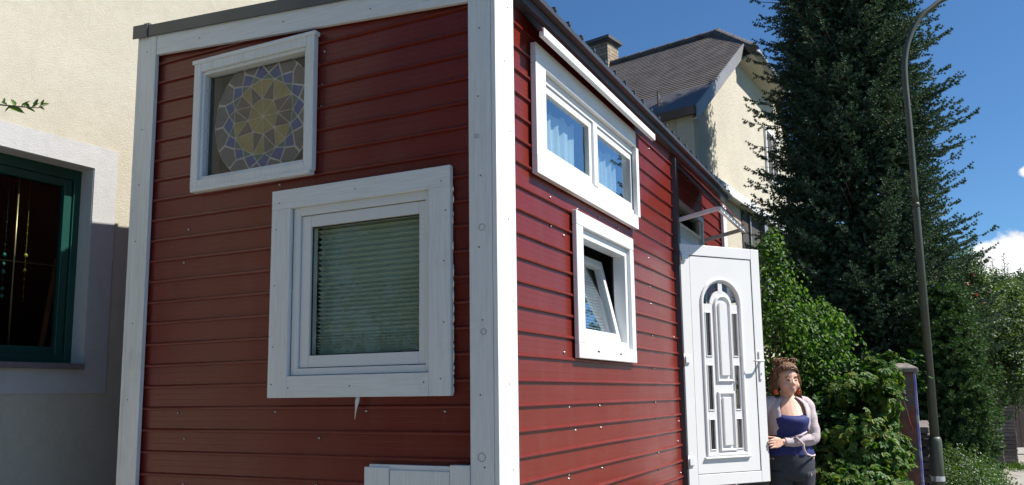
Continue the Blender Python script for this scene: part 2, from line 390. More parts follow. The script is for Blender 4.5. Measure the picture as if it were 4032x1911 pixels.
# rosette film behind the pane
def ros_mat(name,c,al=.75):
    a=N(name); n=a.noise(18,5); a.col(a.ramp(n,[(.3,tuple(x*.8 for x in c)),(.7,tuple(min(1,x*1.15) for x in c))])); a.set(Roughness=.6)
    t=a.n('BsdfTranslucent'); t.inputs[0].default_value=(*c,1); m=a.n('MixShader'); m.inputs[0].default_value=.3; a.l(a.p.outputs[0],m.inputs[1]); a.l(t.outputs[0],m.inputs[2]); a.l(m.outputs[0],a.out.inputs[0]); return a.m
cx,cz=-1.487,3.052; RR=.372
RM=[ros_mat('pale pink leading',(.85,.70,.65)),ros_mat('ochre glass paint',(.44,.31,.10)),ros_mat('brown glass paint',(.16,.10,.08)),ros_mat('blue glass paint',(.05,.08,.30)),ros_mat('green glass paint',(.09,.17,.12)),ros_mat('grey violet glass paint',(.17,.13,.14))]
gx0,gx1,gz0,gz1=x0+.062,x1-.062,z0+.055,z1-.062
def clip(poly,xa,xb,za,zb):
    def cut(P,ax,c,keep):
        o=[]
        for i in range(len(P)):
            a,b2=P[i],P[(i+1)%len(P)]; ia=(a[ax]-c)*keep>=0; ib=(b2[ax]-c)*keep>=0
            if ia: o.append(a)
            if ia!=ib:
                t_=(c-a[ax])/(b2[ax]-a[ax]); o.append((a[0]+(b2[0]-a[0])*t_,a[1]+(b2[1]-a[1])*t_))
        return o
    for ax,c,k in ((0,xa,1),(0,xb,-1),(1,za,1),(1,zb,-1)):
        if len(poly)<3: return []
        poly=cut(poly,ax,c,k)
    return poly
def shrink(P,d):
    c=(sum(p[0] for p in P)/len(P),sum(p[1] for p in P)/len(P)); n=len(P); o=[]
    # inset each edge
    L=[]
    for i in range(n):
        a,b2=P[i],P[(i+1)%n]; ex,ez=b2[0]-a[0],b2[1]-a[1]; l=math.hypot(ex,ez)+1e-9; nx,nz_=-ez/l,ex/l
        if (c[0]-a[0])*nx+(c[1]-a[1])*nz_<0: nx,nz_=-nx,-nz_
        L.append((nx,nz_,nx*a[0]+nz_*a[1]+d))
    for i in range(n):
        a1,b1,c1=L[i-1]; a2,b2,c2=L[i]; D=a1*b2-a2*b1
        if abs(D)<.15: o.append((P[i][0]+(c[0]-P[i][0])*.1,P[i][1]+(c[1]-P[i][1])*.1)); continue
        o.append(((c1*b2-c2*b1)/D,(a1*c2-a2*c1)/D))
    return o
film=MB(); base=[(cx+RR*math.cos(2*math.pi*i/48),cz+RR*math.sin(2*math.pi*i/48)) for i in range(48)]
base=clip(base,gx0,gx1,gz0,gz1); film.add([(p[0],.0215,p[1]) for p in base],[tuple(range(len(base)))],0)
def pol(r,a): return (cx+RR*r*math.cos(a),cz+RR*r*math.sin(a))
A=math.pi/8; ph=.06; jr=random.Random(3)
R1=[pol(.30*jr.uniform(.95,1.05),ph+2*A*k) for k in range(8)]
R2=[pol(.60*jr.uniform(.96,1.04),ph+A*k+jr.uniform(-.03,.03)) for k in range(16)]
R3=[pol(.70*jr.uniform(.97,1.03),ph+A*(k+.5)+jr.uniform(-.03,.03)) for k in range(16)]
R4=[pol(.84*jr.uniform(.96,1.04),ph+A*k+jr.uniform(-.03,.03)) for k in range(16)]
C0=(cx,cz)
def piece(P,mi,d):
    q=clip(shrink(P,d),gx0,gx1,gz0,gz1)
    if len(q)>=3: film.add([(p[0],.019,p[1]) for p in q],[tuple(range(len(q)))],mi)
for k in range(8):
    piece([C0,R1[k],R1[(k+1)%8]],1,.0028)
    piece([R1[k],R2[(2*k-1)%16],R2[2*k]],1 if k%4 else 2,.0028); piece([R1[k],R2[2*k],R2[(2*k+1)%16]],1 if k%3 else 2,.0028)
    piece([R1[k],R2[(2*k+1)%16],R1[(k+1)%8]],2,.0028)
for k in range(16):
    piece([R2[k],R2[(k+1)%16],R3[k]],4,.003)
    piece([R2[k],R3[k-1],R4[k],R3[k]],3,.0035)
    k2=(k+1)%16
    arc=[pol(1.0,ph+A*k+A*t_) for t_ in (.0,.25,.5,.75,1.0)]
    piece([R4[k],R3[k],R4[k2]]+arc[::-1],5,.0065)
film.build('rosette_film',RM,win1)
# big front window
def trim_frame(name,x0,x1,z0,z1,ix0,ix1,iz0,iz1,y0,y1,parent):
    out=[]
    out.append(board('trim_board',(x0,y0,z0),(ix0,y1,iz1),M['wood'],parent)); out.append(board('trim_board',(ix1,y0,z0),(x1,y1,iz1),M['wood'],parent))
    out.append(board('trim_board',(x0,y0-.001,iz1),(x1,y1,z1),M['woodh'],parent)); out.append(board('trim_board',(ix0,y0,z0),(ix1,y1,iz0),M['woodh'],parent))
    return out
fx0,fx1,fz0,fz1=-1.205,-.335,1.565,2.470
f=MB()
for q in (0,):
    a=.045
    f.box((fx0,-.022,fz0),(fx0+a,.06,fz1)); f.box((fx1-a*.6,-.022,fz0),(fx1,.06,fz1)); f.box((fx0+a,-.022,fz1-a),(fx1-a*.6,.06,fz1)); f.box((fx0+a,-.022,fz0),(fx1-a*.6,.06,fz0+a*.8))
win2=f.build('window',M['pvc'],house,.003); win2['label']='large square window with a pleated blind behind the glass'
trim_frame('trim',-1.343,-.210,1.448,2.577,-1.213,-.332,1.562,2.470,-.044,-.012,win2)
f=MB(); a=.062; sx0,sx1,sz0,sz1=fx0+.048,fx1-.03,fz0+.04,fz1-.048
f.box((sx0,-.010,sz0),(sx0+a,.05,sz1)); f.box((sx1-a*.7,-.010,sz0),(sx1,.05,sz1)); f.box((sx0+a,-.010,sz1-a),(sx1-a*.7,.05,sz1)); f.box((sx0+a,-.010,sz0),(sx1-a*.7,.05,sz0+a))
sash=f.build('sash',M['pvc'],win2,.003)
MB().box((sx0+a-.004,.010,sz0+a-.004),(sx1-a*.7+.004,.016,sz1-a+.004)).build('pane',M['glass'],sash)
f=MB()
for (p,q) in (((sx0+a,.004,sz0+a),(sx0+a+.006,.0095,sz1-a)),((sx1-a*.7-.006,.004,sz0+a),(sx1-a*.7,.0095,sz1-a)),((sx0+a+.006,.004,sz1-a-.006),(sx1-a*.7-.006,.0095,sz1-a)),((sx0+a+.006,.004,sz0+a),(sx1-a*.7-.006,.0095,sz0+a+.006))): f.box(p,q)
f.build('gasket',M['rubber'],sash)
# silicone beads squeezed out along the trim, and a hardened drip of foam below it
M['foam']=simple('dried filler foam',(.72,.70,.62),.8,0,.1,30,.3,80)
for (xx,za,zb) in ((-.2055,1.46,2.47),(-1.2165,1.58,2.30)):
    z=za
    while z<zb:
        l=random.uniform(.015,.07); 
        if random.random()<.75: MB().tube([(xx,-.020,z),(xx+random.uniform(-.002,.003),-.024,z+l/2),(xx,-.02,z+l)],[.002,random.uniform(.003,.006),.002],6).build('sealant_bead',M['foam'],win2,smooth=True)
        z+=l+random.uniform(0,.02)
MB().tube([(-.757,-.03,1.447),(-.758,-.034,1.425),(-.762,-.036,1.40),(-.766,-.037,1.37),(-.770,-.037,1.335)],[.010,.011,.006,.003,.001],8).build('foam_drip',M['foam'],win2,smooth=True)
for p in ((-1.29,2.505),(-.78,2.525),(-.26,2.50),(-1.31,2.36),(-1.31,2.05),(-1.31,1.72),(-1.315,1.52),(-1.20,1.50),(-.80,1.505),(-.36,1.515),(-.235,2.35),(-.245,2.1),(-.245,1.80),(-.265,1.53)): nail((p[0],-.0445,p[1]),(0,-1,0),win2)
# nails on corner boards
for (x,z) in ((XW+.06,3.60),(XW+.05,3.1),(XW+.045,2.75),(XW+.04,2.4),(XW+.05,1.9),(XW+.04,1.45),(-.04,3.25),(-.05,2.9),(-.04,2.5),(-.05,2.15),(-.035,1.8),(-.05,1.45),(-.03,1.12),(-1.95,3.60),(-1.3,3.56),(-.7,3.50)):
    nail((x,-.0425,z),(0,-1,0),house)
for (y_,z) in ((.10,3.40),(.06,3.1),(.11,2.75),(.08,2.3),(.12,1.9),(.07,1.5),(.10,1.1)): nail((EX+.0005,y_,z),(1,0,0),house)
# wood knots on the corner board
M['knot']=simple('resin knot',(.58,.58,.55),.6,0,.1,40); M['knotline']=simple('knot crack',(.20,.19,.17),.8)
f=MB()
for (x,z,r_) in ((-.035,2.245,.016),(-.03,1.745,.014),(-.045,1.165,.019),(-.06,2.70,.010)):
    n=18; P=[(x+r_*math.cos(i*2*math.pi/n)*(1+.1*math.sin(i*2)),-.0432,z+r_*math.sin(i*2*math.pi/n)*(1+.1*math.cos(i*3))) for i in range(n+1)]
    MB().tube(P,.0011,4).build('knot_mark',M['knotline'],house)
# hatch frame at the bottom of the front, near the corner
hx0,hx1=-.700,-.108
h1=board('hatch_board',(hx0,-.050,.35),(hx0+.145,-.012,1.106),M['wood'],house); h2=board('hatch_board',(-.212,-.050,.35),(-.1075,-.0125,1.126),M['wood'],house)
board('hatch_ledge',(hx0+.02,-.036,1.085),(-.215,-.011,1.119),M['woodh'],house); board('hatch_panel',(hx0+.149,-.046,.35),(-.216,-.0375,1.095),M['wood'],house)
# screws on the front cladding
for px,zz in (((-1.975-.016,3.46)),(-1.70,3.475),(-1.315,3.475),(-1.995,3.335),(-2.0,3.12),(-2.0,3.06),(-2.01,2.83),(-1.035,3.345),(-1.045,3.155),(-1.05,3.03),(-1.06,2.77),(-1.33,2.625)): screw_at((px,-.0005,zz),(0,-1,0))
from mathutils import geometry as _g
def front_px(x,y,yy=-.001):
    v=(pt(x,y,5)-CAM); return CAM+v*((yy-CAM.y)/v.y)
def side_px(x,y,xx=.001):
    v=(pt(x,y,5)-CAM); return CAM+v*((xx-CAM.x)/v.x)
for q in ((475,578),(463,661),(448,1039),(693,1036),(921,1034),(1119,1035),(464,1104),(803,1102),(461,1218),(795,1220)): screw_at(front_px(*q),(0,-1,0))
for q in ((1384,497),(1418,593),(1385,570),(1452,527),(1507,548),(1555,575),(1419,887),(1431,1025),(1508,1021),(1447,1083),(1511,1076),(1514,1178),(1430,1196),(1430,1205),(1631,650),(1634,722),(1637,765),(1640,845),(1645,928),(1648,1013),(1650,1053),(1656,1140),(1658,1182),(1695,848),(1702,965),(1707,1060),(1705,1110),(1712,1190),(1633,635),(1632,375),(1692,535)): screw_at(side_px(*q),(1,0,0),r=.0078)
# --- upper side window (two lights)
f=MB(); y0,y1,z0,z1=uw
a=.05
f.box((-.05,y0,z0),(.014,y0+a,z1)); f.box((-.05,y1-a,z0),(.014,y1,z1)); f.box((-.05,y0+a,z1-a),(.014,y1-a,z1)); f.box((-.05,y0+a,z0),(.014,y1-a,z0+a)); f.box((-.05,1.395,z0+a),(.020,1.465,z1-a))
win3=f.build('window',M['pvc'],house,.003); win3['label']='wide two-light window under the eave'
bo=(.445,2.222,2.622,3.305)
for (p,q,mt) in (((.012,bo[0],z0),(.045,y0+.02,z1+.0),'wood'),((.012,y1-.02,z0),(.045,bo[1],z1),'wood'),((.012,bo[0],z1),(.046,bo[1],bo[3]+.05),'woodh'),((.012,bo[0],bo[2]),(.046,bo[1],z0),'woodh')):
    p=list(p);q=list(q)
    q[1]=min(q[1],2.30+.06) 
    board('trim_board',p,q,M[mt],win3)
for (ya,yb) in ((y0+.052,1.393),(1.467,y1-.052)):
    f=MB(); s=.045
    f.box((-.03,ya,z0+.052),(.004,ya+s,z1-.052)); f.box((-.03,yb-s,z0+.052),(.004,yb,z1-.052)); f.box((-.03,ya+s,z1-.052-s),(.004,yb-s,z1-.052)); f.box((-.03,ya+s,z0+.052),(.004,yb-s,z0+.052+s))
    sh=f.build('sash',M['pvc'],win3,.003)
    MB().box((-.016,ya+s-.003,z0+.05+s),(-.011,yb-s+.003,z1-.05-s)).build('pane',M['glassS'],sh)
# --- lower side window, tilted open
f=MB(); y0,y1,z0,z1=lw; a=.055
f.box((-.07,y0,z0),(.016,y0+a,z1)); f.box((-.07,y1-a,z0),(.016,y1,z1)); f.box((-.07,y0+a,z1-a),(.016,y1-a,z1)); f.box((-.07,y0+a,z0),(.016,y1-a,z0+a*.8))
win4=f.build('window',M['pvc'],house,.003); win4['label']='small window tilted open beside the door'
for (p,q,mt) in (((.012,1.0,z0),(.042,y0+.01,z1),'pvc'),((.012,y1-.01,z0),(.042,2.04,z1),'pvc'),((.012,1.0,z1),(.043,2.04,2.532),'pvc'),((.012,1.0,1.655),(.043,2.04,z0),'pvc')):
    p=list(p);q=list(q)
    if q[1]==2.04: q[1]=2.09
    board('trim_board',p,q,M[mt],win4,.005)
f=MB(); o=Vector((-.02,0,z0+.05)); tl=math.atan2(.13,.58); ax=Vector((0,1,0)); az=Vector((-math.sin(tl),0,math.cos(tl))); ay=Vector((math.cos(tl),0,math.sin(tl)))
ya,yb=y0+.06,y1-.075; h=z1-z0-.12; s=.055
for (p,q) in (((ya,-.05,0),(ya+s,.0,h)),((yb-s,-.05,0),(yb,.0,h)),((ya+s,-.05,h-s),(yb-s,.0,h)),((ya+s,-.05,0),(yb-s,.0,s))): f.obox(o,ax,ay,az,p,q)
sh=f.build('sash',M['pvc'],win4,.003); MB().obox(o,ax,ay,az,(ya+s-.002,-.03,s),(yb-s+.002,-.025,h-s)).build('pane',M['glassS'],sh)
for yy in (1.30,1.72): MB().box((.0430,yy,1.70),(.0450,yy+.035,1.709)).build('drain_cap',M['rubber'],win4)
# --- door canopies / flaps above the openings
M['canred']=simple('dark red corrugated sheet',(.24,.03,.025),.4,0,.1,4)
# flap over the upper window
f=MB(); P=lambda x,z,y:(x,y,z)
ya,yb=.37,2.46
f.hexa([P(.012,3.500,ya),P(.115,3.365,ya),P(.115,3.365,yb),P(.012,3.500,yb),P(.012,3.512,ya),P(.122,3.377,ya),P(.122,3.377,yb),P(.012,3.512,yb)])
can1=f.build('canopy',M['canred'],house); can1['label']='narrow canopy with a white edge over the upper window'
MB().box((.098,ya+.005,3.343),(.128,yb-.005,3.390)).build('canopy_edge',M['wood'],can1,.003)
MB().hexa([P(.012,3.49,ya-.004),P(.10,3.37,ya-.004),P(.10,3.37,ya+.010),P(.012,3.49,ya+.010),P(.012,3.515,ya-.004),P(.12,3.392,ya-.004),P(.12,3.392,ya+.01),P(.012,3.515,ya+.01)]).build('canopy_rib',M['rooftin'],can1)
# door canopy with arms
ya,yb=3.40,4.48; sl=[(.012,3.475),(.40,3.02)]
f=MB(); nrib=24
for i in range(nrib):
    w0=ya-.03+(yb-ya+.06)*i/nrib; w1=ya-.03+(yb-ya+.06)*(i+1)/nrib; lift=.012 if i%3==0 else 0
    f.hexa([P(sl[0][0],sl[0][1]+lift,w0),P(sl[1][0]+.03,sl[1][1]-.03+lift,w0),P(sl[1][0]+.03,sl[1][1]-.03+lift,w1),P(sl[0][0],sl[0][1]+lift,w1)]+[P(sl[0][0],sl[0][1]+lift+.004,w0),P(sl[1][0]+.03,sl[1][1]-.026+lift,w0),P(sl[1][0]+.03,sl[1][1]-.026+lift,w1),P(sl[0][0],sl[0][1]+lift+.004,w1)])
can2=f.build('canopy',M['canred'],house); can2['label']='small red corrugated canopy on white arms over the door'
MB().box((.375,ya-.005,2.955),(.405,yb+.005,2.993)).build('canopy_edge',M['wood'],can2,.002)
for yy in (ya,yb-.03):
    f=MB(); f.hexa([P(.012,2.895,yy),P(.375,2.965,yy),P(.375,2.965,yy+.025),P(.012,2.895,yy+.025),P(.012,2.93,yy),P(.375,3.0,yy),P(.375,3.0,yy+.025),P(.012,2.93,yy+.025)])
    f.build('canopy_arm',M['wood'],can2,.002)
    f=MB(); f.hexa([P(.012,3.42,yy),P(.375,2.99,yy),P(.375,2.99,yy+.025),P(.012,3.42,yy+.025),P(.012,3.455,yy),P(.39,3.01,yy),P(.39,3.01,yy+.025),P(.012,3.455,yy+.025)])
    f.build('canopy_rafter',M['rooftin'],can2,.002)
for i in range(5): screw_at((.41,ya+.1+i*.21,3.0),(.7,0,.7),can2,.009)
# doorway frame + transom
f=MB(); y0,y1,z0,z1=dr
f.box((-.07,y0,z0),(.03,y0+.05,z1)); f.box((-.07,y1-.05,z0),(.03,y1,z1)); f.box((-.07,y0+.05,z1-.05),(.03,y1-.05,z1)); f.box((-.07,y0+.05,2.70),(.026,y1-.05,2.78)); f.box((-.07,y0+.05,z0),(.03,y1-.05,z0+.04))
dfr=f.build('door_frame',M['alu'],house,.003)
MB().box((-.02,y0+.05,2.78),(-.008,y1-.05,2.90)).build('transom_panel',M['greypanel'],dfr)
f=MB(); f.box((-.03,y0+.05,2.90),(.01,y1-.05,2.93)); f.box((-.03,y0+.05,2.93),(.01,y0+.09,3.07)); f.box((-.03,y1-.09,2.93),(.01,y1-.05,3.07))
tf=f.build('transom_sash',M['pvc'],dfr,.003); MB().box((-.012,y0+.09,2.93),(-.007,y1-.09,3.07)).build('pane',M['glass'],tf)
# --- door leaf (open)
TH=R(37.8); DH=Vector((.05,3.36,0)); DU=Vector((math.sin(TH),math.cos(TH),0)); DN=Vector((DU.y,-DU.x,0)); DZ=Vector((0,0,1))
DW,DZ0,DZ1=.87,.680,2.705
ga=[(.205,.635)]   # arch extents
def dquad(b,u0,u1,z0,z1,n0,n1,mi=0): return b.obox(DH,DU,DN,DZ,(u0,n0,z0),(u1,n1,z1),mi)
f=MB(); bd=.095
dquad(f,0,bd,DZ0,DZ1,-.066,0); dquad(f,DW-bd,DW,DZ0,DZ1,-.066,0); dquad(f,bd,DW-bd,DZ1-bd,DZ1,-.066,0); dquad(f,bd,DW-bd,DZ0,DZ0+bd,-.066,0)
door=f.build('door',M['doorpvc'],house,.004); door['label']='white glazed front door standing open'
f=MB(); dquad(f,bd-.0,DW-bd,DZ0+bd,DZ1-bd,-.05,-.0125); 
uC=.420; zA=2.205; Ro=.222; zB=.915
# panel: plate with the arch cut out
def plate(b,n0,n1):
    N_=20
    L=[(uC-Ro,zB)]+[(uC+Ro*math.cos(math.pi-math.pi*i/N_),zA+Ro*math.sin(math.pi-math.pi*i/N_)) for i in range(N_+1)]+[(uC+Ro,zB)]
    ua,ub=bd+.006,DW-bd-.006; za,zb=DZ0+bd+.006,DZ1-bd-.006
    V=[];F=[]
    def v(u,z,n): V.append(DH+DU*u+DZ*z+DN*n); return len(V)-1
    for (u_,z_) in L:
        pass
    # left column, right column, bottom, arch spandrels
    quads=[[(ua,za),(uC-Ro,za),(uC-Ro,zA),(ua,zA)],[(uC+Ro,za),(ub,za),(ub,zA),(uC+Ro,zA)],[(uC-Ro,za),(uC+Ro,za),(uC+Ro,zB),(uC-Ro,zB)],[(ua,zA),(uC-Ro,zA),(uC-Ro,zb),(ua,zb)],[(uC+Ro,zA),(ub,zA),(ub,zb),(uC+Ro,zb)]]
    for i in range(N_):
        a0=math.pi-math.pi*i/N_; a1=math.pi-math.pi*(i+1)/N_
        p=(uC+Ro*math.cos(a0),zA+Ro*math.sin(a0)); q=(uC+Ro*math.cos(a1),zA+Ro*math.sin(a1)); quads.append([p,q,(q[0],zb),(p[0],zb)])
    for Q in quads: 
        i=[v(u_,z_,n1) for u_,z_ in Q]; F.append(tuple(i))
    b.add(V,F)
f=MB(); plate(f,-.05,-.006); 
pn=f.build('door_panel',M['doorpvc'],door)
# raised mouldings around the arch: swept profile
def sweep(b,path,closed,w,h,n0):
    """rounded moulding of width w, height h along a 2D path (u,z) on the door face"""
    prof=[(-w/2,0),(-w*.38,h*.75),(-w*.15,h),(w*.15,h),(w*.38,h*.75),(w/2,0)]
    n=len(path); V=[];F=[]
    for i in range(n):
        a=path[(i-1)%n] if (closed or i>0) else path[i]; c=path[(i+1)%n] if (closed or i<n-1) else path[i]
        p=path[i]
        d1=Vector((p[0]-a[0],p[1]-a[1])); d2=Vector((c[0]-p[0],c[1]-p[1]))
        d1=d1.normalized() if d1.length>1e-9 else d2.normalized(); d2=d2.normalized() if d2.length>1e-9 else d1
        t=(d1+d2).normalized(); nn=Vector((-t.y,t.x)); k=1/max(.4,nn.dot(Vector((-d1.y,d1.x))))
        for (o_,hh) in prof: V.append(DH+DU*(p[0]+nn.x*o_*k)+DZ*(p[1]+nn.y*o_*k)+DN*(n0+hh))
    m=len(prof)
    for i in range(n if closed else n-1):
        j=(i+1)%n
        for q in range(m-1): F.append((i*m+q,j*m+q,j*m+q+1,i*m+q+1))
    if not closed: F.append(tuple(range(m))); F.append(tuple((n-1)*m+q for q in range(m)))
    b.add(V,F)
def archpath(u0,u1,zb,za,n=20):
    c=(u0+u1)/2; r=(u1-u0)/2
    return [(u0,zb)]+[(c+r*math.cos(math.pi-math.pi*i/n),za+r*math.sin(math.pi-math.pi*i/n)) for i in range(n+1)]+[(u1,zb)]
f=MB(); sweep(f,archpath(uC-Ro+.012,uC+Ro-.012,zB+.012,zA),True,.034,.016,-.008)
f.build('arch_moulding',M['doorpvc'],door)
f=MB(); sweep(f,[(.175,.905),(.662,.905)],False,.02,.024,-.008); f.build('arch_sill',M['doorpvc'],door)
# inner bars: white field with glass openings cut (built from strips)
Fn0,Fn1=-.03,-.010
cu=.431; ri=.095      # inner arch (raised central panel) centre/half width incl. its border
f=MB()
cols=[(uC-Ro+.02,.243),(.300,cu-.0),(.431,.531),(.590,uC+Ro-.02)]
dquad(f,uC-Ro+.014,.244,zB+.014,2.20,Fn0,Fn1); dquad(f,.300,.531,zB+.014,2.20,Fn0,Fn1-.001); dquad(f,.590,uC+Ro-.014,zB+.014,2.20,Fn0,Fn1)
for (za,zb) in ((zB+.014,.970),(1.222,1.298),(1.676,1.752),(2.125,2.200)):
    dquad(f,.244,.300,za,zb,Fn0,Fn1+.001); dquad(f,.531,.590,za,zb,Fn0,Fn1+.001)
# inner arch ring + king bar
N_=16
for i in range(N_):
    a0=math.pi*i/N_; a1=math.pi*(i+1)/N_
    for (r0,r1) in ((0,.118),(.188,Ro-.008)):
        P4=[]
        for n_ in (Fn0,Fn1):
            P4+= [DH+DU*(uC+r_*math.cos(a_))+DZ*(2.2+r_*math.sin(a_))+DN*n_ for r_,a_ in ((max(r0,.001),a0),(r1,a0),(r1,a1),(max(r0,.001),a1))]
        f.hexa([P4[0],P4[1],P4[2],P4[3],P4[4],P4[5],P4[6],P4[7]])
dquad(f,uC-.022,uC+.022,2.30,2.41,Fn0,Fn1+.002)
f.build('glazing_bars',M['doorpvc'],door)
f=MB(); sweep(f,archpath(cu-.078,cu+.078,1.545,2.19),True,.026,.016,-.010); sweep(f,[(cu-.078,.965),(cu-.078,1.44),(cu+.078,1.44),(cu+.078,.965)],True,.026,.016,-.010)
f.build('panel_moulding',M['doorpvc'],door)
f=MB(); 
n_=14; P_=[(cu-.045,1.585)]+[(cu+.045*math.cos(math.pi-math.pi*i/n_),2.18+.045*math.sin(math.pi-math.pi*i/n_)) for i in range(n_+1)]+[(cu+.045,1.585)]
f.prism([DH+DU*u_+DZ*z_-DN*.010 for u_,z_ in P_],DN*.018); dquad(f,cu-.045,cu+.045,1.0,1.405,-.01,.008)
f.build('raised_panel',M['doorpvc'],door,.006)
M['doorglass']=glass('grey tinted door glass',1.0,(.38,.38,.40),.08,0,.03)
for (ua,ub,za,zb) in ((.244,.300,.970,1.222),(.244,.300,1.298,1.676),(.244,.300,1.752,2.125),(.531,.590,.970,1.222),(.531,.590,1.298,1.676),(.531,.590,1.752,2.125)):
    f=MB(); dquad(f,ua-.004,ub+.004,za-.004,zb+.004,-.028,-.024); f.build('glass_pane',M['doorglass'],door)
    f=MB(); sweep(f,[(ua,za),(ua,zb),(ub,zb),(ub,za)],True,.010,.009,-.0112); f.build('glazing_bead',M['doorpvc'],door)
for (a0,a1) in ((.12,1.45),(1.69,3.02)):
    P_=[(uC+r_*math.cos(a0+(a1-a0)*i/10),2.2+r_*math.sin(a0+(a1-a0)*i/10)) for r_ in (.112,) for i in range(11)]+[(uC+.194*math.cos(a1+(a0-a1)*i/10),2.2+.194*math.sin(a1+(a0-a1)*i/10)) for i in range(11)]
    MB().prism([DH+DU*u_+DZ*z_-DN*.028 for u_,z_ in P_],DN*.004).build('glass_pane',M['doorglass'],door)
f=MB(); 
for (u0,u1,z0_,z1_) in ((bd,bd+.005,DZ0+bd,DZ1-bd),(DW-bd-.005,DW-bd,DZ0+bd,DZ1-bd),(bd+.005,DW-bd-.005,DZ1-bd-.005,DZ1-bd),(bd+.005,DW-bd-.005,DZ0+bd,DZ0+bd+.005)): dquad(f,u0,u1,z0_,z1_,-.012,-.0045)
f.build('gasket',M['rubber'],door)
for zz in (2.585,1.722,.885):
    f=MB(); dquad(f,.004,.055,zz-.03,zz+.03,.0006,.016); f.build('hinge',M['doorpvc'],door,.004)
    MB().tube([DH+DU*-.012+DN*.012+DZ*(zz-.055),DH+DU*-.012+DN*.012+DZ*(zz+.05)],.009,12).build('hinge_pin',M['steel'],door,smooth=True)
f=MB(); dquad(f,.803,.833,1.548,1.80,.0006,.011); hp=f.build('handle_plate',M['doorpvc'],door,.005)
q=lambda u_,n_,z_: DH+DU*u_+DN*n_+DZ*z_
MB().tube([q(.818,.010,1.715),q(.818,.045,1.715),q(.812,.056,1.715),q(.795,.060,1.714),q(.745,.060,1.712),q(.70,.058,1.712)],[.010,.010,.011,.010,.009,.008],10).build('handle',M['doorpvc'],door,smooth=True)
MB().tube([q(.818,.0108,1.60),q(.818,.0135,1.60)],.008,12).build('lock',M['steel'],door)
MB().box((-.02,3.34,.6),(.045,3.418,3.45)).build('door_jamb_seal',M['rooftin'],house)

# --- inside the tiny house: curtains and blinds (hang there, things of their own)
def wavy(x0,x1,z0,z1fn,axis,c,amp,nw,mat,name,nu=60,nz=14,seed=1):
    r_=random.Random(seed); ph_=[r_.uniform(0,6) for _ in range(4)]; V=[];F=[]
    for j in range(nz+1):
        for i in range(nu+1):
            u_=x0+(x1-x0)*i/nu; t_=i/nu; z_=z0+(z1fn(t_)-z0)*j/nz
            d=amp*(math.sin(t_*nw*6.28+ph_[0])+.5*math.sin(t_*nw*2.3*6.28+ph_[1]+z_*2))
            V.append((u_,c+d,z_) if axis=='x' else (c+d,u_,z_))
    for j in range(nz):
        for i in range(nu): a_=j*(nu+1)+i; F.append((a_,a_+1,a_+nu+2,a_+nu+1))
    return mesh_np(name,V,F,mat,None,True)
M['lace']=simple('white net curtain',(.80,.84,.86),.9,0,.06,12)
def ruff(t_): return 3.11+.05*t_-.04*abs(math.sin(t_*4*math.pi))
for i,(ya,yb) in enumerate(((.61,1.27),(1.47,2.08))):
    o=wavy(ya,yb,2.66,ruff,'y',-.080,.012,5,M['lace'],'net_curtain',seed=i+3)
    tag(o,('white net curtain behind the left light of the two-light window, nearer the corner board','white net curtain behind the right light of the two-light window, nearer the door')[i],'curtain','net curtains in the upper window')
# pleated blind behind the large front window
M['blind']=simple('grey green pleated blind',(.60,.60,.55),.8,0,.05,6)
V=[];F=[]; z=1.60; k=0; zs=[]
while z<2.44:
    st=.0075 if z<1.78 else (.0115 if z<2.05 else .0145)
    zs.append((z,.050+(.030 if k%2 else 0))); z+=st*1.0; k+=1
for (z_,y_) in zs: V+= [(-1.09,y_,z_),(-.375,y_,z_+.0)]
F=[(2*i,2*i+1,2*i+3,2*i+2) for i in range(len(zs)-1)]
tag(mesh_np('pleated_blind',V,F,M['blind']),'grey green pleated blind lowered behind the large front window','blind')
V=[];F=[];nn=0; b=MB()
for i in range(26):
    z_=1.79+i*.021; xo=-.02-.13*(z_-1.79)/.58-.075
    b.hexa([(xo-.009,1.2,z_),(xo+.009,1.2,z_+.006),(xo+.009,1.86,z_+.006),(xo-.009,1.86,z_),(xo-.009,1.2,z_+.001),(xo+.009,1.2,z_+.007),(xo+.009,1.86,z_+.007),(xo-.009,1.86,z_+.001)])
tag(b.build('slatted_blind',M['lace']),'white slatted blind hanging behind the tilted small window','blind')

# ------------------------------------------------------------------ cream house on the left
AL=R(4); LU=Vector((math.sin(AL),math.cos(AL),0)); LN=Vector((math.cos(AL),-math.sin(AL),0)); LO=Vector((-3.41,0,0)); LZ=Vector((0,0,1))
left=thing('cream_house','cream rendered house wall beside the tiny house with a dark green window','house',LO)
def L(u_,n_,z_): return LO+LU*u_+LN*n_+LZ*z_
b=MB()
op=(-1.22,.372,1.70,3.086)
us=[-3.4,op[0],op[1],7.0]; zs=[0,op[2],op[3],6.8]
for i in range(3):
    for j in range(3):
        if i==1 and j==1: continue
        b.obox(LO,LU,LN,LZ,(us[i],-.34,zs[j]),(us[i+1],0,zs[j+1]))
b.obox(LO,LU,LN,LZ,(-3.4,-7,0),(-3.1,-.34,6.8)); b.obox(LO,LU,LN,LZ,(6.7,-7,0),(7,-.34,6.8)); b.obox(LO,LU,LN,LZ,(-3.4,-7.3,0),(7,-7,6.8))
b.build('wall',M['cream'],left)
f=MB(); 
f.add([L(-3.7,.5,6.6),L(7.4,.5,6.6),L(7.4,-3.6,9.8),L(-3.7,-3.6,9.8),L(7.4,-7.8,6.6),L(-3.7,-7.8,6.6)],[(0,1,2,3),(3,2,4,5),(0,3,5),(1,4,2)])
M['tile']=simple('brown roof tile',(.13,.06,.045),.8,0,.2,6,.4,20,.02); f.build('roof',M['tile'],left)
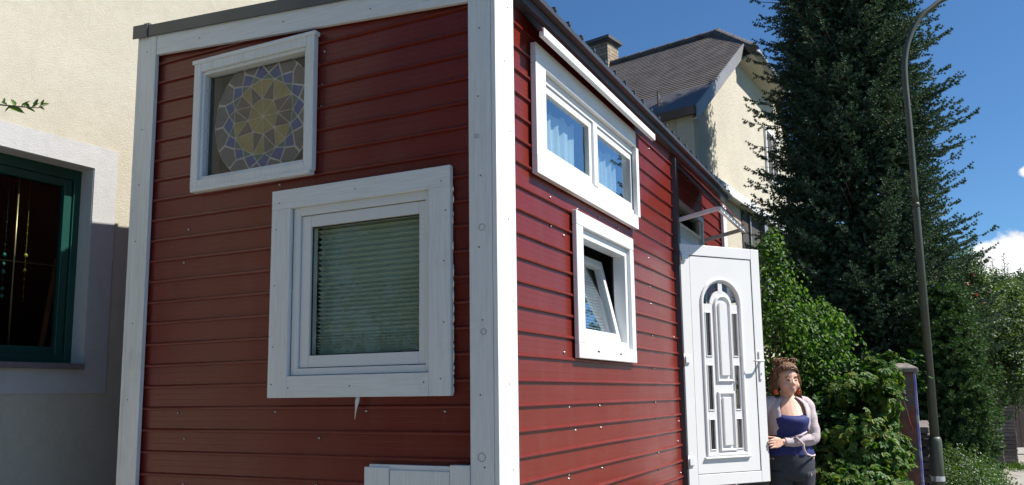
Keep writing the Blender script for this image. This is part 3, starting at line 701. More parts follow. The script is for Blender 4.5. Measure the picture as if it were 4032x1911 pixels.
# surround: raised smooth band around the opening
f=MB(); e=.008
su=(-1.40,.545,1.496,3.25)
f.obox(LO,LU,LN,LZ,(su[0],.0,op[3]+.0),(su[1],e,su[3])); f.obox(LO,LU,LN,LZ,(op[1],.0,op[2]),(su[1],e,op[3])); f.obox(LO,LU,LN,LZ,(su[0],.0,su[2]),(su[1],e,op[2])); f.obox(LO,LU,LN,LZ,(su[0],.0,op[2]),(op[0],e,op[3]))
f.build('window_surround',M['surround'],left)
f=MB(); f.obox(LO,LU,LN,LZ,(op[0],-.30,op[2]),(op[0]+.004,-.001,op[3])); f.obox(LO,LU,LN,LZ,(op[1]-.004,-.30,op[2]),(op[1],-.001,op[3])); f.obox(LO,LU,LN,LZ,(op[0]+.004,-.3,op[3]-.004),(op[1]-.004,-.001,op[3]))
f.build('window_reveal',M['reveal'],left)
f=MB(); n0,n1=-.20,-.135; a=.075
wx0,wx1,wz0,wz1=op[0]+.004,op[1]-.004,op[2]+.0,op[3]-.004
f.obox(LO,LU,LN,LZ,(wx0,n0,wz0),(wx0+a,n1,wz1)); f.obox(LO,LU,LN,LZ,(wx1-a*.7,n0,wz0),(wx1,n1,wz1)); f.obox(LO,LU,LN,LZ,(wx0+a,n0,wz1-a),(wx1-a*.7,n1,wz1)); f.obox(LO,LU,LN,LZ,(wx0+a,n0,wz0),(wx1-a*.7,n1,wz0+.06))
gw=f.build('window',M['greenframe'],left,.004); gw['label']='dark green casement window with brass glazing bars'
f=MB(); s=.07; n0,n1=-.205,-.150; gx0,gx1,gz0,gz1=wx0+a,wx1-a*.7-.004,wz0+.06,wz1-a
f.obox(LO,LU,LN,LZ,(gx0,n0,gz0),(gx0+s,n1,gz1)); f.obox(LO,LU,LN,LZ,(gx1-s*.8,n0,gz0),(gx1,n1,gz1)); f.obox(LO,LU,LN,LZ,(gx0+s,n0,gz1-s*.8),(gx1-s*.8,n1,gz1)); f.obox(LO,LU,LN,LZ,(gx0+s,n0,gz0),(gx1-s*.8,n1,gz0+.055)); f.obox(LO,LU,LN,LZ,(-.52,n0,gz0+.055),(-.42,n1+.001,gz1-.056))
ss=f.build('sash',M['greenframe'],gw,.004)
M['greenglass']=glass('dim casement glass',.8,(.7,.75,.75),0,0,.0)
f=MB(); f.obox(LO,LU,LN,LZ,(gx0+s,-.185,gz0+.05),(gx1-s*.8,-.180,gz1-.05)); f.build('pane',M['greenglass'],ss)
MB().tube([L(-.035,-.192,gz0+.055),L(-.035,-.192,gz1-.056)],.006,8).build('glazing_bar',M['brass'],ss,smooth=True)
MB().tube([L(-.42,-.193,2.372),L(gx1-s*.8,-.193,2.385)],.005,8).build('glazing_bar',M['brass'],ss,smooth=True)
f=MB(); f.obox(LO,LU,LN,LZ,(op[0]-.06,-.14,1.660),(op[1]-.02,.055,1.698)); f.build('window_sill',M['sillstone'],left,.004)
# room behind
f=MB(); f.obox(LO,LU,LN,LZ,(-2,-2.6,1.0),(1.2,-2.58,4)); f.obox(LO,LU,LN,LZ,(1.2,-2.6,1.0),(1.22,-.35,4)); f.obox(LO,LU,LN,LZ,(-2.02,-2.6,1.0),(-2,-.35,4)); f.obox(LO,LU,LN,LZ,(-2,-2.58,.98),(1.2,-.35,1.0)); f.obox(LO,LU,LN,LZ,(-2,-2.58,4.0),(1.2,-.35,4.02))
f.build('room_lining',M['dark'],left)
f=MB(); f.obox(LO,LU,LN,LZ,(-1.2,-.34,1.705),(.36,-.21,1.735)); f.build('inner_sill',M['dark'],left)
M['stick']=simple('orange brown wooden stick',(.30,.10,.035),.5,0,.15,20)
o=MB().obox(L(.235,-.30,1.736),(LU*.12+LZ*.99).normalized()*1,LN,LU,(0,-.012,-.014),(.72,.012,.014)).build('wooden_stick',M['stick'],None,.002); tag(o,'reddish wooden stick leaning inside the dark green window','stick')
M['beadg']=simple('turquoise bead',(.05,.35,.30),.15); M['beady']=simple('yellow bead',(.55,.50,.05),.15)
for k,(u_,zt,mt,lb) in enumerate(((.078,2.96,'beady','string of yellow beads hanging to the right of the brass bar in the green window'),(-.062,2.96,'beadg','string of turquoise beads hanging behind the brass bar in the green window'))):
    b=MB(); b.tube([L(u_,-.26,zt),L(u_,-.26,2.12)],.0008,4); z_=2.75; rr=random.Random(k+1)
    while z_>2.13:
        r_=rr.choice((.004,.005,.011,.013)) if z_<2.5 else rr.choice((.003,.004,.005)); b.lathe(L(u_,-.26,z_),[(r_*.3,-r_*1.2),(r_,-r_*.4),(r_,r_*.4),(r_*.3,r_*1.2)],n=8); z_-=rr.uniform(.03,.07)
    tag(b.build('bead_string',M[mt],None,smooth=True),lb,'beads','bead strings inside the green window')
b=MB().lathe(L(.0,-.27,1.736),[(.02,0),(.024,.003),(.026,.06),(.022,.062),(.021,.01)],n=16); tag(b.build('cup',M['lace'],None,smooth=True),'small white cup standing on the inside sill of the green window','cup')

# ------------------------------------------------------------------ gabled house in the background
GC=Vector((-1.325,10.051,0)); GU=Vector((math.sin(R(5)),math.cos(R(5)),0)); GN=Vector((GU.y,-GU.x,0)); GW=Vector((-math.sin(R(78)),math.cos(R(78)),0)); GM=Vector((-GW.y,GW.x,0))
if GM.y>0: GM=-GM
gab=thing('gabled_house','cream gabled house with a dark half-hipped roof behind the tiny house','house',GC)
M['gcream']=plaster('cream roughcast',(.56,.52,.43),.7,22)
M['gtile']=simple('weathered dark flat roof tile',(.092,.078,.072),.8,0,.4,3.5,.6,18,.015)
M['gmetal']=simple('grey brown sheet flashing',(.085,.080,.085),.55,.2,.15,2,.3,3,.03)
M['gfascia']=simple('grey verge fascia',(.25,.25,.26),.5,.2,.1,3)
M['shutter']=simple('brown louvre shutter',(.16,.12,.08),.6)
M['chim']=N('old chimney brick'); _a=M['chim']; _b=_a.n('TexBrick'); _b.inputs['Scale'].default_value=1; _b.inputs['Brick Width'].default_value=.26; _b.inputs['Row Height'].default_value=.085; _b.inputs['Mortar Size'].default_value=.008; _b.inputs['Color1'].default_value=(.22,.16,.11,1); _b.inputs['Color2'].default_value=(.34,.28,.2,1); _b.inputs['Mortar'].default_value=(.08,.07,.06,1)
_g=_a.n('NewGeometry'); _sx=_a.n('SeparateXYZ'); _a.l(_a.tc.outputs['Object'],_sx.inputs[0]); _cx=_a.n('CombineXYZ'); _a.l(_a.mth('ADD',_sx.outputs[0],_sx.outputs[1]),_cx.inputs[0]); _a.l(_sx.outputs[2],_cx.inputs[1]); _a.l(_cx.outputs[0],_b.inputs['Vector']); _a.col(_b.outputs[0]); _a.set(Roughness=.9); M['chim']=_a.m
def G(t_,o_,z_): return GC+GU*t_+GN*o_+LZ*z_
WG=8.95; EZ=6.30; HZ=8.49; RZ=9.55
b=MB()
gpts=[(0,0),(WG,0),(WG,EZ-.14),(WG-3.1,HZ-.2),(3.1,HZ-.2),(0,EZ-.14)]
b.prism([G(t_,0,z_) for t_,z_ in gpts],-GN*.3)
b.obox(GC,GW,GM,LZ,(.0,-.3,0),(13,0,EZ)); b.obox(GC+GU*WG,GW,GM,LZ,(.3,-.02,0),(13,.28,EZ))
b.build('wall',M['gcream'],gab)
E1=G(WG/2,0,0)+GW*.85+LZ*RZ; ovl=.09
# roof faces
def verge(z_):
    """right end of the near roof face at height z"""
    if z_<=HZ: t_=3.1*(z_-EZ)/(HZ-EZ); return G(t_,ovl,z_)
    k=(z_-HZ)/(RZ-HZ); return G(3.1,ovl,HZ).lerp(E1,k)
slope=(RZ-EZ)/((G(WG/2,0,0)-GC).dot(-GM))
eaveout=.10
b=MB(); nrow=30; z_=7.0; dz=(RZ-z_)/nrow
for i in range(nrow):
    za=z_+i*dz; zb=za+dz*1.06; A_=verge(za)+GM*.0; B_=verge(min(zb,RZ)); up=LZ*.013
    L_=13.0
    P4=[A_,A_+GW*L_,B_+GW*L_,B_]
    b.hexa([A_+up*.2,A_+GW*L_+up*.2,B_+GW*L_-up*.4,B_-up*.4,A_+up*1.4,A_+GW*L_+up*1.4,B_+GW*L_+up*.2,B_+up*.2])
rf=b.build('roof',M['gtile'],gab)
# metal strip along the eave
A_=verge(EZ)+GM*eaveout-LZ*eaveout*slope; B_=verge(7.02); 
MB().hexa([A_,A_+GW*13,B_+GW*13,B_,A_+LZ*.03,A_+GW*13+LZ*.03,B_+GW*13+LZ*.012,B_+LZ*.012]).build('eave_flashing',M['gmetal'],rf)
MB().hexa([A_+GM*.06-LZ*.13,A_+GM*.06+GW*13-LZ*.13,A_+GW*13-LZ*.11-GM*.06,A_-LZ*.11-GM*.06,A_+GM*.1,A_+GM*.1+GW*13,A_+GW*13-GM*.06,A_-GM*.06]).build('gutter',M['gmetal'],gab)
# soffit
MB().hexa([A_-LZ*.12,A_+GW*13-LZ*.12,GC+GW*13+LZ*(EZ-.05),GC+LZ*(EZ-.05),A_-LZ*.1,A_+GW*13-LZ*.1,GC+GW*13+LZ*(EZ-.03),GC+LZ*(EZ-.03)]).build('soffit',M['gcream'],gab)
for k in (.9,3.2,5.2):
    p=A_+GW*k+ (B_-A_)*.45+LZ*.02
    MB().hexa([p,p+GW*.02,p+GW*.02+(B_-A_)*.18,p+(B_-A_)*.18,p+LZ*.28,p+GW*.02+LZ*.28,p+GW*.02+(B_-A_)*.18+LZ*.02,p+(B_-A_)*.18+LZ*.02]).build('snow_hook',M['gmetal'],rf)
# verge fascia along the near gable edge and the hip
va,vb=A_,G(3.1,ovl,HZ)
d=(vb-va).normalized()
MB().hexa([va+GN*.0-LZ*.22,vb-LZ*.22,vb-LZ*.22+GN*.03,va-LZ*.22+GN*.03,va+LZ*.04,vb+LZ*.04,vb+LZ*.04+GN*.03,va+LZ*.04+GN*.03]).build('verge_fascia',M['gfascia'],gab)
MB().hexa([va-LZ*.21,vb-LZ*.21,vb-LZ*.21-GN*.085,va-LZ*.21-GN*.085,va-LZ*.19,vb-LZ*.19,vb-LZ*.19-GN*.085,va-LZ*.19-GN*.085]).build('verge_soffit',M['gcream'],gab)
# half hip face
h0=G(3.1-.1,ovl+.25,HZ-.22); h1=G(WG-3.1+.1,ovl+.25,HZ-.22)
MB().add([h0,h1,E1+LZ*.02],[(0,1,2)]).build('hip_roof',M['gtile'],rf)
MB().tube([h0+GN*.05-LZ*.03,h1+GN*.05-LZ*.03],.075,10).build('hip_gutter',M['gfascia'],gab,smooth=True)
MB().hexa([G(3.0,0,HZ-.36),G(WG-3.0,0,HZ-.36),h1-LZ*.06,h0-LZ*.06,G(3.0,0,HZ-.30),G(WG-3.0,0,HZ-.30),h1-LZ*.02,h0-LZ*.02]).build('hip_soffit',M['gcream'],gab)
# barrel ridge and hip tiles
def ridge(p,q,r_,n_):
    b=MB()
    for i in range(n_):
        a_=p.lerp(q,i/n_); c_=p.lerp(q,(i+1.12)/n_)
        b.tube([a_,c_],[r_,r_*.86],10)
    return b
ridge(E1+LZ*.02-GW*.06,E1+GW*12+LZ*.02,.10,30).build('ridge_tiles',M['gtile'],rf,smooth=False)
ridge(E1+LZ*.0,h0+LZ*.05,.12,9).build('ridge_tiles',M['gtile'],rf)
MB().add([G(WG/2,ovl,RZ-.02)+GW*1.1,G(WG/2,ovl,RZ-.02)+GW*13,G(WG+.3,ovl,EZ-.3)+GW*13,G(WG+.3,ovl,EZ-.3),G(WG-3.1,ovl,HZ)],[(0,1,2,3,4)]).build('rear_roof',M['gtile'],rf)
# chimney
cp=E1+GW*3.55-GM*.10; 
b=MB().obox(cp,GW,GM,LZ,(-.75,-.24,-1.0),(.45,.28,.58)); ch=b.build('chimney',M['chim'],gab)
b=MB().obox(cp,GW,GM,LZ,(-.84,-.32,.62),(.54,.36,.70)); b.obox(cp,GW,GM,LZ,(-.79,-.28,.581),(.49,.32,.619)); b.build('chimney_cap',M['gmetal'],ch)
# gable window half hidden by the spruce
def win_g(t0,t1,z0_,z1_,shut=False):
    f=MB(); f.obox(GC,GU,GN,LZ,(t0,.003,z0_),(t1,.05,z1_)); o_=f.build('window',M['wood'],gab)
    f=MB(); f.obox(GC,GU,GN,LZ,(t0+.09,.051,z0_+.1),((t0+t1)/2-.03,.055,z1_-.09)); f.obox(GC,GU,GN,LZ,((t0+t1)/2+.03,.051,z0_+.1),(t1-.09,.055,z1_-.09)); f.build('pane',M['dark'],o_)
    return o_
w_=win_g(4.85,5.9,6.1,7.3); 
# porch roof edge below the gable and the openings under it
f=MB(); f.obox(GC,GU,GN,LZ,(-.25,.001,5.02),(WG,.16,5.05)); f.obox(GC,GU,GN,LZ,(-.25,.16,4.98),(WG,.19,5.13)); f.hexa([G(-.25,.001,5.17),G(WG,.001,5.17),G(WG,.19,5.131),G(-.25,.19,5.131),G(-.25,.001,5.185),G(WG,.001,5.185),G(WG,.19,5.14),G(-.25,.19,5.14)])
f.build('porch_roof',M['woodh'],gab)
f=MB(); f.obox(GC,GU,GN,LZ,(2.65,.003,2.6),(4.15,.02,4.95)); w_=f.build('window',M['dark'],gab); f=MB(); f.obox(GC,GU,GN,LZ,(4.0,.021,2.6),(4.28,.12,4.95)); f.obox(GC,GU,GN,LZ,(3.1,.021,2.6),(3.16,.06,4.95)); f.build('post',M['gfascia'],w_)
f=MB()
f.obox(GC,GU,GN,LZ,(4.45,.02,2.7),(4.50,.07,4.85)); f.obox(GC,GU,GN,LZ,(5.25,.02,2.7),(5.3,.07,4.85))
for i in range(34): 
    z_=2.75+i*.062; f.obox(GC,GU,(GN*.8-LZ*.6),(LZ*.8+GN*.6),(4.50,.03+z_*-.0,0),(5.25,.06,.0)) if False else f.hexa([G(4.5,.025,z_+.03),G(5.25,.025,z_+.03),G(5.25,.065,z_),G(4.5,.065,z_),G(4.5,.025,z_+.038),G(5.25,.025,z_+.038),G(5.25,.065,z_+.008),G(4.5,.065,z_+.008)])
f.obox(GC,GU,GN,LZ,(4.5,.004,2.7),(5.25,.01,4.85)); f.build('shutter',M['shutter'],gab)

# ------------------------------------------------------------------ vegetation
def leaf_mesh(C_,D_,Nn,Ln,Wd,fold=.25):
    """folded six-point leaves: centres of the stalk end, direction, normal"""
    D_=D_/np.linalg.norm(D_,axis=1,keepdims=True); S=np.cross(D_,Nn); S/=np.linalg.norm(S,axis=1,keepdims=True)+1e-9; U=np.cross(S,D_)
    Ln=np.asarray(Ln).reshape(-1,1); Wd=np.asarray(Wd).reshape(-1,1)
    n=len(C_); V=np.empty((n,6,3))
    V[:,0]=C_; V[:,3]=C_+D_*Ln-U*Ln*.12
    V[:,1]=C_+D_*Ln*.30+S*Wd*.5+U*Wd*fold; V[:,2]=C_+D_*Ln*.68+S*Wd*.36+U*Wd*fold*.6-U*Ln*.04
    V[:,5]=C_+D_*Ln*.30-S*Wd*.5+U*Wd*fold; V[:,4]=C_+D_*Ln*.68-S*Wd*.36+U*Wd*fold*.6-U*Ln*.04
    i=np.arange(n)[:,None]*6
    F=np.concatenate([i+np.array([[0,1,2,3]]),i+np.array([[0,3,4,5]])],0)
    return V.reshape(-1,3),F
def unit(v): return v/(np.linalg.norm(v,axis=-1,keepdims=True)+1e-9)
def hashnoise(P_,sc,seed=0):
    """smooth value noise on points"""
    r_=np.random.default_rng(seed); T=r_.random((16,16,16)); q=P_*sc; i=np.floor(q).astype(int); f_=q-i; f_=f_*f_*(3-2*f_); o=0
    for dx in (0,1):
        for dy in (0,1):
            for dz in (0,1):
                w_=(f_[:,0] if dx else 1-f_[:,0])*(f_[:,1] if dy else 1-f_[:,1])*(f_[:,2] if dz else 1-f_[:,2]); o=o+w_*T[(i[:,0]+dx)%16,(i[:,1]+dy)%16,(i[:,2]+dz)%16]
    return o
def ellipsoid_pts(ells,n,shell=.55,seed=1):
    """points in a union of ellipsoids (c,r), biased to the outside"""
    r_=np.random.default_rng(seed); vol=np.array([e[1][0]*e[1][1]*e[1][2] for e in ells])**.67; cnt=(vol/vol.sum()*n).astype(int); P_=[];O=[]
    for (c,rad),k in zip(ells,cnt):
        d_=unit(r_.normal(size=(k,3))); rr=(shell+(1-shell)*r_.random((k,1))**.6); rad=np.array(rad)
        p=np.array(c)+d_*rr*rad; keep=np.ones(k,bool)
        for (c2,r2) in ells:
            if c2 is c: continue
            keep&=(((p-np.array(c2))/np.array(r2))**2).sum(1)>shell**2*.8
        P_.append(p[keep]); O.append(unit(d_/rad)[keep])
    return np.concatenate(P_),np.concatenate(O)
def twigs(P_,O,nleaf,tl,leaf,wd,droop=.3,seed=2,spread=.8,up=.15):
    """a short twig at each point with leaves alternating along it"""
    r_=np.random.default_rng(seed); n=len(P_)
    d_=unit(O+r_.normal(size=(n,3))*spread+np.array([0,0,up])); 
    k=np.arange(nleaf); t_=(k+.5)/nleaf
    C_=P_[:,None]+d_[:,None]*(tl*t_)[None,:,None]+np.array([0,0,-1])*(droop*tl*t_**2)[None,:,None]
    side=unit(np.cross(d_,r_.normal(size=(n,3))))
    s=np.where(k%2==0,1,-1)[None,:,None]
    D_=d_[:,None]*.5+side[:,None]*s*.9+r_.normal(size=(n,nleaf,3))*.35+np.array([0,0,-droop*.9])
    Nn=unit(O[:,None]*.5+np.array([0,0,.8])+r_.normal(size=(n,nleaf,3))*.55)
    m_=n*nleaf; sz=r_.uniform(.65,1.15,m_)
    return leaf_mesh(C_.reshape(m_,3),D_.reshape(m_,3),Nn.reshape(m_,3),leaf*sz,wd*sz)
def crown(name,ells,n,nleaf,tl,leaf,wd,mat,parent,seed,shell=.5,droop=.3,gap=.42,gsc=2.2,spread=.8,up=.15):
    P_,O=ellipsoid_pts(ells,n,shell,seed); h=hashnoise(P_,gsc,seed); k=h>gap-.12*np.random.default_rng(seed).random(len(h)); P_,O=P_[k],O[k]
    # push clumps in and out so the outline is uneven
    P_=P_+O*((hashnoise(P_,gsc*1.7,seed+9)-.5)*.45*min(1.0,max(ells[0][1])))[:,None]
    V,F=twigs(P_,O,nleaf,tl,leaf,wd,droop,seed,spread,up)
    return mesh_np(name,V,F,mat,parent)
def stems(name,base,tips,r0,mat,parent,seed=0):
    r_=random.Random(seed); b=MB()
    for tp in tips:
        tp=Vector(tp); base=Vector(base); m1=base.lerp(tp,.4)+Vector((r_.uniform(-.1,.1),r_.uniform(-.1,.1),.12)); m2=base.lerp(tp,.75)+Vector((r_.uniform(-.1,.1),r_.uniform(-.1,.1),.1))
        b.tube([base,m1,m2,tp],[r0,r0*.6,r0*.35,r0*.12],7)
    return b.build(name,mat,parent,smooth=True)
M['bark']=simple('brown bark',(.09,.065,.045),.9,0,.3,15,.6,30,.01)
M['needle']=leafmat('blue green spruce needles',[(.020,.044,.028),(.038,.074,.044),(.062,.112,.070),(.10,.16,.105)],.12,.55,.3)
M['yew']=leafmat('mid green fir needles',[(.03,.065,.022),(.055,.11,.035),(.09,.16,.055)],.15,.55,.3)
M['birch']=leafmat('bright birch leaves',[(.022,.058,.013),(.042,.10,.019),(.08,.16,.032),(.14,.22,.05)],.4,.5,.25)
M['creeper']=leafmat('virginia creeper leaves',[(.026,.075,.013),(.048,.12,.018),(.09,.175,.03),(.18,.19,.035)],.35,.5,.25)
M['ivy']=leafmat('dark ivy leaves',[(.015,.045,.012),(.03,.075,.018),(.05,.11,.025)],.25,.5,.25)
M['bush']=leafmat('grey green bush leaves',[(.035,.062,.025),(.055,.09,.035),(.085,.13,.055)],.35,.45,.4)
M['shrubl']=leafmat('low shrub leaves',[(.028,.062,.02),(.055,.10,.028),(.09,.14,.05)],.3,.4,.4)
M['autumn']=leafmat('reddening creeper leaves',[(.25,.04,.03),(.30,.10,.04),(.12,.12,.03)],.4,.5)
M['apple']=simple('red apple skin',(.45,.08,.04),.35)

def spruce(name,base,H,rad,mat,label,group=None,zmin=.4,zmax=None,whorl=.24,nb=12,seed=1,dens=1.0,seg=.055,blade=.055,cat='tree',thick=.016,fill=4000):
    """trunk and crown: whorls of boughs, side twigs on each bough, needle tufts on each twig"""
    r_=np.random.default_rng(seed); base=np.array(base,float)
    root=thing(name,label,cat,tuple(base),group); zmax=zmax or H
    MB().tube([base+(0,0,h*H) for h in (0,.2,.5,.7,.86)],[H*.016,H*.013,H*.008,H*.004,.01],10).build('trunk',M['bark'],root,smooth=True)
    S=[];Dv=[];Len=[]
    z=zmin; bw=MB()
    while z<zmax:
        L_=rad(z); 
        nn=max(5,int(nb*(L_/rad(zmin))**.4))
        for k in range(nn):
            az=r_.uniform(0,6.283); l=L_*r_.uniform(.66,1.30); h0=z+r_.uniform(-.12,.12)
            out=np.array([math.cos(az),math.sin(az),0.]); ns=max(4,int(l/.11)); t_=np.linspace(0,1,ns)
            dz_=(-.22*t_+.30*t_**2.2)*l if z<H*.7 else (.35*t_)*l
            path=base+np.array([0,0,h0])+out[None]*(l*t_)[:,None]+np.array([0,0,1.])*dz_[:,None]
            bw.tube([tuple(path[0]),tuple(path[ns//2]),tuple(path[-1])],[.022*min(1,l*.7),.013*min(1,l*.7),.003],4,cap=False)
            tang=unit(np.gradient(path,axis=0)); side=np.cross(tang,[0,0,1.]); side=unit(side)
            for i in range(ns):
                if t_[i]<.28: continue
                wl=min(.55,.10+.42*l*(1.05-t_[i])*.55)
                for s in (-1,1):
                    if r_.random()>.92*dens: continue
                    d_=unit(tang[i]*.75+side[i]*s*r_.uniform(.5,.9)+np.array([0,0,r_.uniform(-.30,.32)])); w2=wl*r_.uniform(.6,1.15)
                    S.append(path[i]); Dv.append(d_); Len.append(w2)
                    # secondary twigs
                    for q_ in range(int(w2/.11)):
                        tt=r_.uniform(.3,.95); d2=unit(d_*.8+side[i]*r_.choice([-1,1])*.2+r_.normal(size=3)*.45+np.array([0,0,r_.uniform(-.15,.5)]))
                        S.append(path[i]+d_*w2*tt); Dv.append(d2); Len.append(w2*r_.uniform(.25,.5))
            S.append(path[-1]-tang[-1]*.1); Dv.append(unit(tang[-1]+np.array([0,0,.25]))); Len.append(.22)
        z+=whorl*(1+.0*z)
    nf=int(fill); zz=zmin+(zmax-zmin)*r_.random(nf)**1.6; ra=np.array([rad(q) for q in zz])*r_.uniform(.2,.72,nf)**.7; aa=r_.uniform(0,6.283,nf)
    fp=base+np.stack([ra*np.cos(aa),ra*np.sin(aa),zz-ra*.12],1); fd=unit(np.stack([np.cos(aa),np.sin(aa),r_.uniform(-.7,.3,nf)],1)+r_.normal(size=(nf,3))*.35)
    S+=list(fp);Dv+=list(fd);Len+=list(r_.uniform(.12,.34,nf))
    S=np.array(S);Dv=np.array(Dv);Len=np.array(Len)
    # drop twigs in shadowed holes so the crown breaks into clumps
    keep=hashnoise(S,1.9,seed+4)>.2; S,Dv,Len=S[keep],Dv[keep],Len[keep]
    nseg=np.maximum(1,(Len/seg).astype(int)); idx=np.repeat(np.arange(len(S)),nseg); off=np.concatenate([np.arange(k) for k in nseg]); tt=(off+.3)*seg
    P_=S[idx]+Dv[idx]*tt[:,None]; D_=Dv[idx]; n=len(P_); nbz=9
    a=unit(np.cross(D_,np.array([.3,.2,.93]))); b_=np.cross(D_,a)
    ang=r_.uniform(0,6.283,(n,1))+np.arange(nbz)[None]*2*math.pi/nbz
    rd=a[:,None]*np.cos(ang)[...,None]+b_[:,None]*np.sin(ang)[...,None]
    nd=unit(D_[:,None]*.9+rd*r_.uniform(.55,1.0,(n,nbz,1))); bl=blade*r_.uniform(.7,1.15,(n,nbz,1))
    tw=unit(np.cross(nd,rd)); c0=P_[:,None]+0*nd
    V=np.stack([c0-tw*thick*.5+rd*.004,c0+nd*bl,c0+tw*thick*.5+rd*.004],2).reshape(-1,3); F=np.arange(len(V)).reshape(-1,3)
    mesh_np('crown',V,F,mat,root); bw.build('boughs',M['bark'],root)
    return root,n*nbz
sp=pt(2158,500,12.8)
_,nt_=spruce('spruce_tree',(sp.x,sp.y,0),14.0,lambda z:min(1.50,1.43-.075*(z-3.9)),M['needle'],'tall dense blue green spruce towering beside the gabled house','trees along the street',.4,11.5,.17,24,3,1,.042,.045,'tree',.017,24000)
print('spruce blades',nt_)
# hidden top of the same spruce keeps its shadow: a few more whorls are part of the crown range above

# fir right of the lamp post
p=pt(2394,1120,11.2); _,nt_=spruce('fir_tree',(p.x,p.y,0),3.3,lambda z:(.36+.16*min(1,z/1.3))*(1-max(0,z-1.5)/1.95),M['yew'],'shorter mid green fir behind the street lamp over the footpath','trees along the street',.3,3.28,.12,18,8,1,.05,.06,'tree',.018)
print(nt_)
# --- birch left of the spruce
def leafy(name,label,cat,base,ells,n,nleaf,tl,leaf,wd,mat,seed,group=None,tips=None,r0=.03,**k):
    root=thing(name,label,cat,tuple(base),group)
    stems('trunk',base,tips or [Vector(e[0])+Vector((0,0,e[1][2]*.3)) for e in ells],r0,M['bark'],root,seed)
    crown('crown',ells,n,nleaf,tl,leaf,wd,mat,root,seed,**k); return root
def E_(x,y,D,rx,rz,ry=None): 
    c=pt(x,y,D); s=D/2071; return ((c.x,c.y,c.z),(rx*s,(ry or rx)*s,rz*s))
bp=pt(1985,1150,9.2)
leafy('birch_tree','young birch with bright green hanging leaves between the white door and the spruce','tree',(bp.x,bp.y,0),
  [E_(1935,700,9.3,38,130),E_(1960,830,9.2,75,140),E_(2030,880,9.3,75,120),E_(1990,1000,9.2,95,130),E_(2075,820,9.5,45,70),E_(2085,960,9.3,60,90),E_(1925,610,9.4,22,60)],3000,6,.26,.050,.038,M['birch'],11,shell=.3,droop=1.1,gap=.50,gsc=3.8,tips=None,r0=.03,up=0.25)
# --- creeper covered hedge beside the painted pillar
cp_=pt(2170,1221,8.2)
root=thing('virginia_creeper','virginia creeper heaped over the fence left of the painted pillar','climbing plant',(cp_.x,cp_.y,0))
def palm(P_,O,leaf,seed):
    """five leaflets fanned from one point, shingled and hanging"""
    r_=np.random.default_rng(seed); n=len(P_); Nn=unit(O+np.array([0,-.2,.45])+r_.normal(size=(n,3))*.6)
    dn=np.array([0,0,-1.])+r_.normal(size=(n,3))*.45; A_=unit(dn-Nn*(dn*Nn).sum(1,keepdims=True)); B_=np.cross(Nn,A_)
    Cs=[];Ds=[];Ns=[];Ls=[]
    for a,l in ((0,1),(.75,.92),(-.75,.92),(1.5,.68),(-1.5,.68)):
        Cs.append(P_); Ds.append(A_*math.cos(a)+B_*math.sin(a)-Nn*.12); Ns.append(Nn); Ls.append(np.full(n,leaf*l)*r_.uniform(.8,1.15,n))
    L_=np.concatenate(Ls); return leaf_mesh(np.concatenate(Cs),np.concatenate(Ds),np.concatenate(Ns),L_,L_*.62,.12)
ells=[E_(2230,950,9.0,72,62),E_(2165,1020,8.4,80,85),E_(2238,1010,8.1,26,85),E_(2262,1130,8.1,30,40),E_(2246,955,8.2,24,34),E_(2235,1215,8.05,68,105),E_(2160,1130,8.25,95,130),E_(2110,1200,8.25,90,120),E_(2150,1270,8.1,150,120)]
P_,O=ellipsoid_pts(ells,5200,.62,21); k=hashnoise(P_,3.2,5)>.34; P_,O=P_[k],O[k]; V,F=palm(P_,O,.072,4); mesh_np('foliage',V,F,M['creeper'],root)
stems('stem',(cp_.x,cp_.y,0),[e[0] for e in ells],.02,M['bark'],root,4)
P_,O=ellipsoid_pts([E_(2080,1180,8.6,110,170),E_(2160,1050,8.9,110,130),E_(2270,930,9.0,50,50)],6500,.5,31); k=hashnoise(P_,3,6)>.3; V,F=twigs(P_[k],O[k],3,.10,.06,.05,.5,7)
r2=thing('ivy_hedge','dark ivy hedge between the birch and the creeper','hedge',(cp_.x-.1,cp_.y+.5,0)); mesh_np('foliage',V,F,M['ivy'],r2); stems('stem',(cp_.x-.1,cp_.y+.5,0),[pt(2100,1100,8.6),pt(2170,1000,8.9)],.03,M['bark'],r2)
rn=[pt(2263,978,8.28),pt(2270,1000,8.27),pt(2282,1035,8.27),pt(2290,1065,8.27),pt(2299,1083,8.26)]
M['vine']=simple('reddish vine stem',(.22,.06,.035),.6); MB().tube(rn,[.005,.004,.004,.003,.002],6).build('runner',M['vine'],root,smooth=True)
_p=np.array([rn[0]+Vector((0,-.01,0)),rn[0]+Vector((.02,-.015,-.02)),rn[1]+Vector((.02,-.015,0))]); V,F=palm(_p,np.array([[0,-1.,.3]]*3),.05,9); mesh_np('runner_leaves',V,F,M['bush'],root)
# --- bushes on the far right
bp=pt(2540,1100,16)
leafy('broad_bush','broad grey green leafy bush at the far right above the stone posts','bush',(bp.x,bp.y,0),[E_(2520,820,16,55,110),E_(2570,860,16.5,60,120),E_(2470,800,15.5,40,90),E_(2600,790,17,60,80),E_(2530,930,16,60,70)],3800,7,.30,.07,.045,M['bush'],14,shell=.4,gap=.3,gsc=1.6,r0=.05)
bp=pt(2440,1100,14)
r3=leafy('apple_tree','slender apple tree with upright shoots and a few red apples behind the fir','tree',(bp.x,bp.y,0),[E_(2420,720,14,34,80),E_(2450,760,14.2,40,80),E_(2400,800,14,34,90)],1500,7,.30,.06,.036,M['bush'],15,'trees along the street',shell=.3,gap=.34,gsc=2,r0=.05,up=.5,droop=0)
